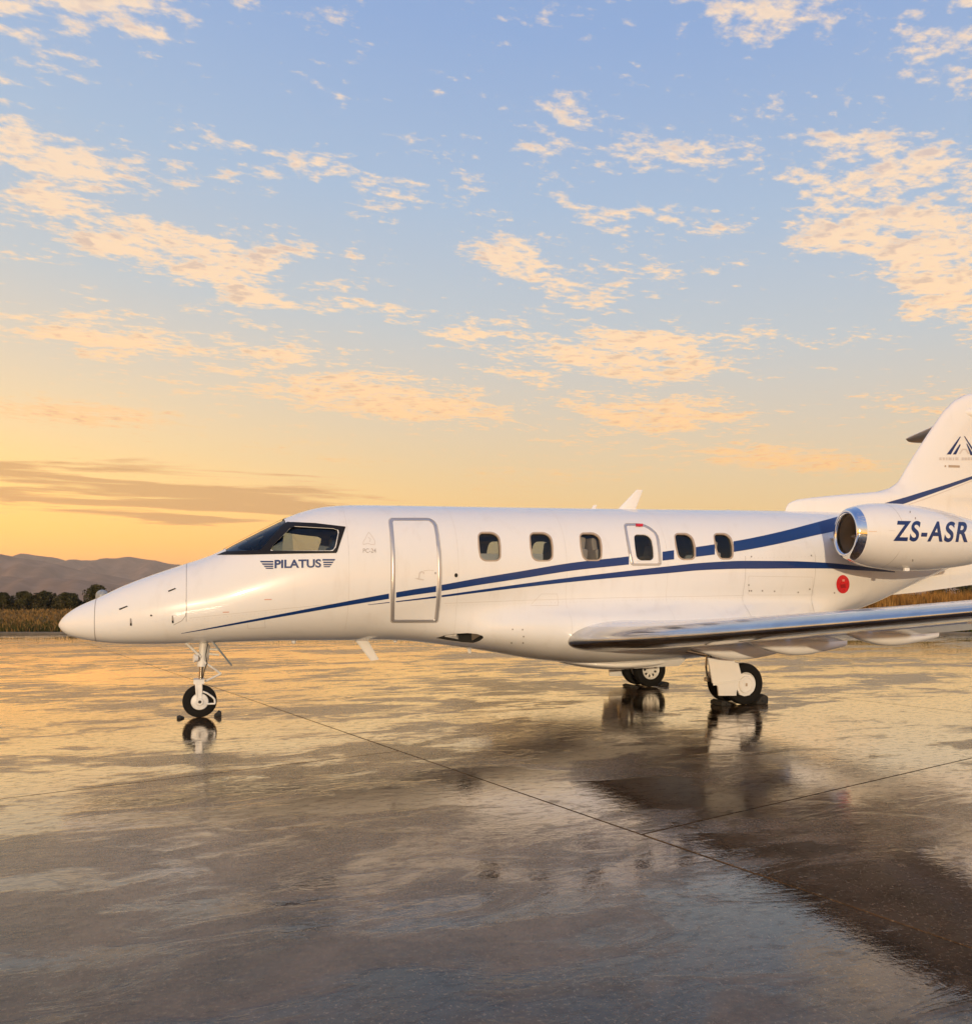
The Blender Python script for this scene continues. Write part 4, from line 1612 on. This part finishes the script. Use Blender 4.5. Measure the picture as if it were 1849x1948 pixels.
# tailplane on top, both halves
HZ = 5.22
for sgn in (-1, 1):
    rings_ = []
    for Y in np.linspace(0.0, 3.05, 22):
        le = 14.08 + 0.50 * Y
        te = 16.05 + 0.12 * Y
        if Y > 2.85:
            le += (Y - 2.85) ** 2 * 4
        ch = te - le
        us = (np.linspace(0, 1, 24)) ** 1.7
        r = [(le + ch * u, sgn * Y, HZ + 0.02 * Y + ch * naca(u, 0.10, 0)[1]) for u in us[::-1]]
        r += [(le + ch * u, sgn * Y, HZ + 0.02 * Y - ch * naca(u, 0.10, 0)[1]) for u in us[1:]]
        rings_.append(r)
    MB().loft(rings_).build('tailplane', M['white'], jet, angle=50)
    # smooth bullet where it joins the fin
c0 = P(1836, 783, -0.16)
MB().lathe((c0[0], -0.05, c0[2] + 0.0), (1, -0.02, 0.02), [(0, 0.003), (0.03, 0.05), (0.10, 0.09), (0.3, 0.14), (0.8, 0.17), (1.6, 0.15), (2.2, 0.06), (2.35, 0.003)], 32).build('bullet_fairing', M['white'], jet)
# keel strake under the tail
sk = [P(*q) for q in ((1652, 1142), (1684, 1133), (1745, 1127), (1850, 1112.5))]
sk_pts = [(p[0], p[2]) for p in sk] + [(14.9, 2.02), (15.0, 2.75), (13.5, 2.4), (11.9, 1.95)]
MB().prism([(a, -0.028, b) for a, b in sk_pts], (0, 0.056, 0)).build('keel_strake', M['white'], jet, smooth=False, bevel=0.012)


# ------------------------------------------------------------------ landing gear
def wheel(parent, c, r, wdt, hub_r, face, spokes=False):
    """tyre with rounded shoulders, rim, hub; axis along y; face = -1 shows towards -y"""
    hwd = wdt / 2
    prof = [(-hwd * 0.55, hub_r), (-hwd * 0.9, hub_r * 1.06), (-hwd, hub_r + (r - hub_r) * 0.35), (-hwd * 0.97, hub_r + (r - hub_r) * 0.62), (-hwd * 0.82, r * 0.955), (-hwd * 0.55, r * 0.99)]
    for g in (-0.32, 0.0, 0.32):
        prof += [(hwd * (g - 0.06), r * 0.999), (hwd * (g - 0.05), r * 0.982), (hwd * (g + 0.05), r * 0.982), (hwd * (g + 0.06), r * 0.999)]
    prof += [(hwd * 0.55, r * 0.99), (hwd * 0.82, r * 0.955), (hwd * 0.97, hub_r + (r - hub_r) * 0.62), (hwd, hub_r + (r - hub_r) * 0.35), (hwd * 0.9, hub_r * 1.06), (hwd * 0.55, hub_r)]
    wh = MB().lathe(c, (0, 1, 0), prof, 56, close=False).build('tyre', M['rubber'], parent, angle=30)
    rim = [(-hwd * 0.72, hub_r * 1.01), (-hwd * 0.80, hub_r * 0.97), (-hwd * 0.70, hub_r * 0.88), (-hwd * 0.42, hub_r * 0.80), (-hwd * 0.40, hub_r * 0.45), (-hwd * 0.62, hub_r * 0.36), (-hwd * 0.66, 0.001)]
    full = rim + [(-a, b) for a, b in reversed(rim)]
    rb = MB().lathe(c, (0, 1, 0), full, 40)
    if spokes:
        for k in range(9):
            a = 2 * math.pi * k / 9
            for sg in (-1, 1):
                rb.tube((c[0] + hub_r * 0.62 * math.cos(a), c[1] + sg * hwd * 0.38, c[2] + hub_r * 0.62 * math.sin(a)), (c[0] + hub_r * 0.62 * math.cos(a), c[1] + sg * hwd * 0.55, c[2] + hub_r * 0.62 * math.sin(a)), hub_r * 0.12, n=8)
    rb.build('rim', M['wheel'], wh, angle=30)
    if spokes:
        hb_ = MB()
        for k in range(9):
            a = 2 * math.pi * (k + 0.5) / 9
            for sg in (-1, 1):
                y0_ = c[1] + sg * hwd * 0.36
                hb_.tube((c[0] + hub_r * 0.64 * math.cos(a), y0_, c[2] + hub_r * 0.64 * math.sin(a)), (c[0] + hub_r * 0.64 * math.cos(a), c[1] + sg * hwd * 0.425, c[2] + hub_r * 0.64 * math.sin(a)), hub_r * 0.15, n=10)
        hb_.build('vent_holes', M['dark'], wh)
    return wh


ng = bpy.data.objects.new('nose_gear', None)
COL.objects.link(ng)
ng.parent = jet
cw = P(380, 1333.5)
NR = cw[2]
wheel(ng, (cw[0], 0, NR), NR, 0.15, NR * 0.50, -1)


def N(px, py, Y=0.0):
    return tuple(P(px, py, Y))


MB().tube(N(389, 1208), N(384, 1263), 0.055, 0.048).tube(N(384, 1258), N(383.6, 1268), 0.058, 0.058).build('strut', M['wheel'], ng)
MB().tube(N(383.6, 1264), N(381.8, 1292), 0.026).build('piston', M['piston'], ng)
fk = MB().box(N(378.5, 1295.5), (0.13, 0.24, 0.055))
for sg in (-1, 1):
    a, b = np.array(N(377.5, 1297)), np.array(N(379.5, 1336))
    a[1] = b[1] = sg * 0.105
    fk.tube(tuple(a + [-0.028, 0, 0]), tuple(b + [-0.024, 0, 0]), 0.016, n=10)
    fk.tube(tuple(a + [0.034, 0, 0]), tuple(b + [0.022, 0, 0]), 0.016, n=10)
    fk.box(tuple((a + b) / 2), (0.05, 0.018, 0.26))
fk.build('fork', M['wheel'], ng, angle=40)
ax_ = MB().lathe((cw[0], -0.128, NR), (0, 1, 0), [(0, 0.022), (0, 0.04), (0.012, 0.05), (0.02, 0.1), (0.03, 0.108), (0.04, 0.108)], 30)
ax_.tube((cw[0], -0.13, NR), (cw[0], 0.13, NR), 0.022)
ax_.build('axle_hub', M['wheel'], ng, angle=40)
MB().tube((cw[0], -0.131, NR), (cw[0], -0.124, NR), 0.02).build('axle_bore', M['dark'], ng)
br = MB()
hk = [N(386, 1316, -0.12), N(394, 1319, -0.12), (N(404, 1326, -0.12)), N(408.5, 1331, -0.12), N(409, 1339, -0.12), N(393, 1339.5, -0.12)]
br.path(hk, 0.012)
br.build('tow_bracket', M['wheel'], ng)
MB().path([N(352, 1222, -0.10), N(382.5, 1250, -0.05)], 0.017).path([N(352, 1222, 0.10), N(382.5, 1250, 0.05)], 0.017).build('drag_brace', M['wheel'], ng)
MB().path([N(388, 1259, -0.04), N(420.5, 1282)], 0.014).path([N(388, 1259, 0.04), N(420.5, 1282)], 0.014).path([N(420.5, 1282), N(391, 1296, -0.05)], 0.014).path([N(420.5, 1282), N(391, 1296, 0.05)], 0.014).build('torque_link', M['wheel'], ng)
MB().path([N(394, 1235), N(414, 1236)], 0.014).path([N(394, 1244), N(417, 1246)], 0.014).tube(N(397, 1228), N(394, 1256), 0.02).build('retraction_arm', M['wheel'], ng)
MB().path([N(396, 1226, -0.06), N(392, 1245, -0.07), N(394, 1262, -0.06), N(389, 1276, -0.05), N(386, 1290, -0.07)], 0.006, 8).build('hydraulic_line', M['black'], ng)
MB().lathe(N(376, 1252, -0.07), (-1, -0.25, 0), [(0, 0.002), (0, 0.04), (0.03, 0.05), (0.05, 0.052), (0.052, 0.045), (0.046, 0.002)], 20).build('taxi_lamp', M['lens'], ng)
gd0, gd1 = np.array(N(401, 1219)), np.array(N(439, 1266))
dv = gd1 - gd0
nrm_ = np.array([-dv[2], 0, dv[0]])
nrm_ /= np.linalg.norm(nrm_)
for sg in (-1, 1):
    q = [gd0 + [0, sg * 0.05, 0], gd0 + [0, sg * 0.20, 0], gd1 + [0, sg * 0.14, 0], gd1 + [0, sg * 0.05, 0]]
    MB().prism([tuple(a) for a in q], tuple(nrm_ * 0.02)).build('gear_door', M['doorblue'], ng, smooth=False, bevel=0.004)
MB().box(tuple(gd0 + [0.0, -0.16, 0.03]), (0.05, 0.05, 0.07)).build('door_hinge', mat('hinge_red', (0.45, 0.14, 0.08), 0.5), ng, bevel=0.01)

# main gear: trailing link, two wheels a side
MX = P(1412, 1300, -1.42)[0]
MR = 0.300
for sgn in (-1, 1):
    g_ = bpy.data.objects.new('main_gear', None)
    COL.objects.link(g_)
    g_.parent = jet
    yo, yi = sgn * 1.44, sgn * 1.05
    yl = sgn * 1.245
    wheel(g_, (MX, yo, MR), MR, 0.165, MR * 0.56, sgn, spokes=True)
    wheel(g_, (MX, yi, MR), MR, 0.165, MR * 0.56, sgn, spokes=True)
    MB().tube((MX, yo, MR), (MX, yi, MR), 0.035).build('axle', M['alu'], g_)
    MB().tube((MX - 0.42, yl, 0.98), (MX - 0.36, yl, 0.42), 0.075, 0.062).tube((MX - 0.36, yl - 0.08, 0.42), (MX - 0.36, yl + 0.08, 0.42), 0.055).build('leg', M['wheel'], g_)
    MB().tube((MX - 0.36, yl, 0.42), (MX, yl, MR), 0.055, 0.06).build('trailing_link', M['wheel'], g_)
    MB().tube((MX - 0.14, yl, 0.36), (MX - 0.30, yl, 0.78), 0.03).tube((MX - 0.14, yl, 0.36), (MX - 0.22, yl, 0.57), 0.042).build('damper', M['alu'], g_)
    MB().tube((MX - 0.40, yl, 0.70), (MX - 0.75, yl - sgn * 0.45, 0.80), 0.035).tube((MX - 0.75, yl - sgn * 0.45, 0.80), (MX - 1.0, yl - sgn * 0.62, 0.74), 0.045).build('side_brace', M['alu'], g_)
    MB().path([(MX - 0.47, yl, 0.85), (MX - 0.50, yl, 0.55), (MX - 0.48, yl, 0.40)], 0.014).build('hydraulic_line', M['piston'], g_)
    hz_ = [(MX - 0.44, yl + sgn * 0.06, 0.95), (MX - 0.50, yl + sgn * 0.08, 0.74), (MX - 0.40, yl + sgn * 0.09, 0.56), (MX - 0.26, yl + sgn * 0.08, 0.44), (MX - 0.10, yl + sgn * 0.05, 0.40), (MX - 0.03, yl + sgn * 0.06, 0.34)]
    MB().path(hz_, 0.009, 8).build('brake_hose', M['black'], g_)
    MB().box((MX - 0.48, yl, 0.36), (0.06, 0.08, 0.06)).build('brake_fitting', M['alu'], g_, bevel=0.01)
    # leg door: plate on the outer side, cut round the wheel hub
    yd = sgn * 1.555
    pp = [(1347, 1251), (1397, 1254), (1398, 1260.5), (1405, 1262), (1410, 1282), (1415, 1282), (1427, 1284), (1435, 1293), (1437, 1303), (1434, 1315), (1426, 1323), (1416, 1325), (1407, 1322), (1405, 1316), (1402, 1312.5), (1401, 1324), (1368, 1324), (1366, 1306), (1356, 1300)]
    pts = []
    for a, b in pp:
        p = P(a, b, -1.555)
        pts.append((p[0], yd, max(p[2], 0.1)))
    dr = MB().prism(pts, (0, -sgn * 0.03, 0)).build('leg_door', M['white'], g_, smooth=False, bevel=0.006)
    p0, p1 = P(1357, 1301, -1.57), P(1417, 1291.5, -1.57)
    MB().prism([(p0[0], sgn * 1.558, p0[2]), (p1[0], sgn * 1.558, p1[2]), (p1[0], sgn * 1.558, p1[2] - 0.028), (p0[0], sgn * 1.558, p0[2] - 0.028)], (0, sgn * 0.014, 0)).build('door_rib', M['white'], dr, smooth=False, bevel=0.006)
    p2 = P(1421, 1303, -1.58)
    MB().lathe((p2[0], sgn * 1.557, p2[2]), (0, sgn, 0), [(0, 0.125), (0.012, 0.12), (0.016, 0.10), (0.010, 0.095), (0.010, 0.002)], 30).build('hub_cover', M['white'], dr, angle=30)
    MB().box((p2[0], sgn * 1.571, p2[2]), (0.03, 0.008, 0.045)).build('hub_bolt', M['tan'], dr, bevel=0.003)
    # open bay panel hanging beside the leg
    bx0 = MX - 1.35
    MB().prism([(bx0, sgn * 0.55, 0.58), (bx0 + 1.0, sgn * 0.55, 0.62), (bx0 + 0.9, sgn * 0.50, 0.50), (bx0 + 0.1, sgn * 0.50, 0.48)], (0, sgn * 0.02, 0)).build('bay_door', M['white'], g_, smooth=False, bevel=0.006)


# ------------------------------------------------------------------ wheel chocks
def chock(c, ln_, hgt, dep, label, flip):
    b = MB()
    s = 1 if flip else -1
    prof = [(-ln_ / 2 * s, 0), (ln_ / 2 * s, 0), (ln_ / 2 * s, hgt * 0.25), (-ln_ * 0.15 * s, hgt), (-ln_ / 2 * s, hgt * 0.75)]
    b.prism([(c[0] + a, c[1] - dep / 2, h + 0.001) for a, h in prof], (0, dep, 0))
    b.tube((c[0], c[1] - dep / 2 - 0.02, hgt * 0.35), (c[0], c[1] + dep / 2 + 0.02, hgt * 0.35), 0.012)
    return tag(b.build('wheel_chock', M['chock'], bevel=0.008), label, 'chock', 'rubber chocks at the wheels')


chock((cw[0] - NR - 0.02, -0.03, 0), 0.09, 0.035, 0.12, 'low black rubber chock in front of the nose wheel', True)
chock((cw[0] + NR + 0.01, -0.03, 0), 0.09, 0.075, 0.12, 'black rubber chock behind the nose wheel', False)
chock((MX - MR - 0.03, -1.36, 0), 0.17, 0.075, 0.26, 'black rubber chock in front of the near main wheels with leg door', True)
chock((MX + MR - 0.02, -1.40, 0), 0.20, 0.14, 0.24, 'black rubber chock behind the near main wheels with leg door', False)
chock((MX - MR - 0.03, 1.12, 0), 0.17, 0.05, 0.26, 'flat black chock in front of the far main wheels under the belly', True)
chock((MX + MR - 0.02, 1.12, 0), 0.18, 0.08, 0.26, 'flat black chock behind the far main wheels under the belly', False)


# ------------------------------------------------------------------ vegetation beyond the apron
def leaf_mat(name, c1, c2):
    m = bpy.data.materials.new(name)
    m.use_nodes = True
    t = NT(m.node_tree)
    out = t.n('ShaderNodeOutputMaterial')
    b = t.n('ShaderNodeBsdfPrincipled')
    geo = t.n('ShaderNodeNewGeometry')
    n = t.noise(geo.outputs['Position'], 1.3, 4, 0.6)
    t.l(t.mix(t.mr(n, 0.35, 0.65), c1, c2), b.inputs['Base Color'])
    b.inputs['Roughness'].default_value = 0.8
    b.inputs['Specular IOR Level'].default_value = 0.15
    t.l(b.outputs[0], out.inputs[0])
    return m


M['leaf'] = leaf_mat('tree_leaves', (0.030, 0.030, 0.011, 1), (0.085, 0.075, 0.026, 1))
M['leaf2'] = leaf_mat('hedge_leaves', (0.032, 0.030, 0.012, 1), (0.095, 0.075, 0.027, 1))
M['bark'] = mat('bark', (0.05, 0.035, 0.025), 0.9)
M['drygrass'] = leaf_mat('dry_grass', (0.10, 0.062, 0.022, 1), (0.27, 0.155, 0.052, 1))
M['greengrass'] = leaf_mat('green_grass', (0.030, 0.036, 0.009, 1), (0.080, 0.066, 0.017, 1))
M['reed'] = leaf_mat('reed_stalks', (0.20, 0.095, 0.022, 1), (0.42, 0.22, 0.055, 1))


def leaf_cloud(cs, rs, n, size, r, flat=1.0):
    """n small leaf faces spread through several clump volumes"""
    cs, rs = np.array(cs, float), np.array(rs, float)
    k = r.integers(0, len(cs), n)
    d = r.normal(size=(n, 3))
    d /= np.linalg.norm(d, axis=1, keepdims=True)
    rad = r.uniform(0.35, 1.0, n) ** 0.5
    c = cs[k] + d * rs[k][:, None] * rad[:, None] * np.array([1, 1, flat])
    a = r.normal(size=(n, 3))
    a /= np.linalg.norm(a, axis=1, keepdims=True)
    b = np.cross(a, r.normal(size=(n, 3)))
    b /= np.linalg.norm(b, axis=1, keepdims=True)
    s = size * r.uniform(0.6, 1.4, n)[:, None]
    V = np.stack([c - a * s, c + b * s * 0.6, c + a * s, c - b * s * 0.6], 1).reshape(-1, 3)
    Fc = np.arange(4 * n).reshape(-1, 4)
    return V, Fc


def raw_mesh(name, V, Fc, m, parent=None):
    me = bpy.data.meshes.new(name)
    me.from_pydata(V.tolist(), [], Fc.tolist())
    return link(name, me, m, parent)


def tree(px, base_d, top_py, wpx, label, seed, round_=False):
    r = np.random.default_rng(seed)
    p = PZ(px, base_d)
    H = (HY - top_py) / FPX * base_d + 1.5
    R = wpx / FPX * base_d / 2
    root = bpy.data.objects.new('tree', None)
    COL.objects.link(root)
    root.location = (p[0], p[1], 0.05)
    tag(root, label, 'tree', 'trees at the edge of the field')
    tk = MB().tube((0, 0, -0.1), (0.05, 0, H * 0.35), H * 0.035, H * 0.026, 8)
    cs, rs = [], []
    for k in range(9):
        a = 2 * math.pi * k / 9 + r.uniform(-.3, .3)
        h = H * r.uniform(0.40, 0.80)
        q = R * r.uniform(0.30, 0.62)
        e = (q * math.cos(a), q * math.sin(a), h)
        tk.tube((0.05, 0, H * 0.33), e, H * 0.014, H * 0.005, 6)
        cs.append(e)
        rs.append(R * r.uniform(0.34, 0.52))
    for k in range(4):
        cs.append((r.uniform(-.25, .25) * R, r.uniform(-.25, .25) * R, H * r.uniform(0.66, 0.8)))
        rs.append(R * 0.4)
    top = max(c[2] + q for c, q in zip(cs, rs))
    cs = [(c[0], c[1], c[2] * H * 0.98 / top) for c in cs]
    tk.build('trunk', M['bark'], root)
    V, Fc = leaf_cloud(cs, rs, 2600, 0.13, r, 0.95)
    raw_mesh('crown', V, Fc, M['leaf'], root)


tree(183, 118, 1110, 52, 'tall round-crowned dark tree just beyond the jet nose', 11)
tree(134, 120, 1126, 38, 'flat-topped dark tree to the left of the round tree by the nose', 12)
tree(84, 122, 1123, 30, 'narrow pointed dark tree in the hedge line, second from the round tree', 13)
tree(46, 120, 1123.5, 30, 'dark upright tree in the hedge line left of the pointed tree', 14)
tree(6, 119, 1126, 30, 'dark bushy tree at the left edge of the picture', 15)
tree(1838, 122, 1108, 50, 'dark tree showing above the reeds under the jet tail', 16)
tree(1786, 126, 1116, 50, 'lower dark tree above the reeds under the engine', 17)

# hedge line under and between the trees
r = np.random.default_rng(21)
cs, rs = [], []
for px in np.linspace(-400, 2300, 520):
    d = 124 + r.uniform(-3, 3)
    p = PZ(px, d)
    h = (HY - (1135 + 5 * math.sin(px * 0.05) + 3 * math.sin(px * 0.17) + r.uniform(-5, 5))) / FPX * d + 1.5
    for q in (0.35, 0.8):
        cs.append((p[0], p[1], h * q * 0.8))
        rs.append(h * 0.42)
V, Fc = leaf_cloud(cs, rs, 120000, 0.17, r)
tag(raw_mesh('hedge', V, Fc, M['leaf2']), 'long dark hedge along the far side of the field', 'hedge', kind='stuff')


def blades(name, n, xr, zr, h0, h1, wdt, m, label, cat, seed, lean=0.25, dens=None):
    r = np.random.default_rng(seed)
    xc = r.uniform(*xr, n)
    zc = zr[0] + (zr[1] - zr[0]) * r.uniform(0, 1, n) ** 1.4
    if dens is not None:
        keep = r.uniform(0, 1, n) < dens(xc, zc)
        xc, zc = xc[keep], zc[keep]
        n = len(xc)
    X = xc * zc / 40.0
    bx = X * CT + zc * ST + CAM[0]
    by = zc * CT - X * ST + CAM[1]
    h = r.uniform(h0, h1, n)
    a = r.uniform(0, 2 * math.pi, n)
    wv = wdt * r.uniform(0.6, 1.4, n) * zc / 45
    l1, l2 = r.normal(0, lean, n) * h, r.normal(0, lean, n) * h
    b0 = np.stack([bx - np.cos(a) * wv, by - np.sin(a) * wv, np.full(n, 0.05)], 1)
    b1 = np.stack([bx + np.cos(a) * wv, by + np.sin(a) * wv, np.full(n, 0.05)], 1)
    m1 = np.stack([bx + l1 * 0.4 + np.cos(a) * wv * .8, by + l2 * 0.4 + np.sin(a) * wv * .8, 0.05 + h * 0.6], 1)
    m0 = np.stack([bx + l1 * 0.4 - np.cos(a) * wv * .8, by + l2 * 0.4 - np.sin(a) * wv * .8, 0.05 + h * 0.6], 1)
    tpp = np.stack([bx + l1, by + l2, 0.05 + h], 1)
    V = np.stack([b0, b1, m1, m0, tpp], 1).reshape(-1, 3)
    k = np.arange(n)[:, None] * 5
    Fq = (k + np.array([0, 1, 2, 3])).tolist() + (k + np.array([3, 2, 4])).tolist()
    me = bpy.data.meshes.new(name)
    me.from_pydata(V.tolist(), [], Fq)
    return tag(link(name, me, m), label, cat, kind='stuff')


blades('grass', 34000, (-40, 40), (EDGE + 0.3, 118), 0.12, 0.42, 0.035, M['drygrass'], 'short dry golden grass covering the field', 'grass', 31)
blades('grass', 42000, (-40, 40), (EDGE + 0.2, 66), 0.10, 0.36, 0.035, M['greengrass'], 'green grass strip along the apron edge', 'grass', 32,
       dens=lambda x, z: np.clip(1.25 - (z - EDGE) / 13 + 0.6 * np.sin(x * 0.35 + z * 0.6), 0.03, 1))
blades('reeds', 16000, (14, 40), (52, 82), 1.5, 2.45, 0.02, M['reed'], 'tall golden reeds standing in the field under the jet tail', 'reeds', 33, lean=0.08)
blades('weeds', 3500, (15, 40), (EDGE + 0.3, EDGE + 3.5), 0.2, 0.55, 0.06, leaf_mat('weed_leaves', (0.04, 0.05, 0.008, 1), (0.14, 0.11, 0.02, 1)), 'green weeds along the kerb under the wing', 'weeds', 34, lean=0.5)

# small dome-roofed shelter by the round tree
p = PZ(194.5, 100)
ds = bpy.data.objects.new('dome_shelter', None)
COL.objects.link(ds)
ds.location = (p[0], p[1], 0.05)
tag(ds, 'small pale grey dome shelter in front of the round tree beyond the nose', 'shelter')
rd_ = 11.5 / FPX * 100
hd = (HY - 1122) / FPX * 100 + 1.45
MB().lathe((0, 0, 0), (0, 0, 1), [(0, rd_), (hd - rd_, rd_)] + [(hd - rd_ + rd_ * math.sin(a), max(0.002, rd_ * math.cos(a))) for a in np.linspace(0.1, math.pi / 2, 9)], 28).build('shell', mat('dome_sheet', (0.30, 0.32, 0.34), 0.35, noise=(2, 0.15)), ds)
MB().box((0, -rd_ * 0.98, 0.7), (0.7, 0.06, 1.4)).build('door', mat('dome_door', (0.10, 0.10, 0.10), 0.6), ds, smooth=False)


# ------------------------------------------------------------------ evening haze over the plain
hm = bpy.data.materials.new('evening_haze')
hm.use_nodes = True
t = NT(hm.node_tree)
ho = t.n('ShaderNodeOutputMaterial')
hv = t.n('ShaderNodeVolumePrincipled')
hv.inputs['Color'].default_value = (1.0, 0.87, 0.70, 1)
hv.inputs['Density'].default_value = 0.00016
hv.inputs['Anisotropy'].default_value = 0.2
t.l(hv.outputs[0], ho.inputs['Volume'])
hb = MB().box((0, 0, 0), (20000, 20000, 306)).build('haze', hm, smooth=False)
hb.location = (0, 0, 151)
tag(hb, 'thin warm evening haze over the plain', 'haze', kind='stuff')
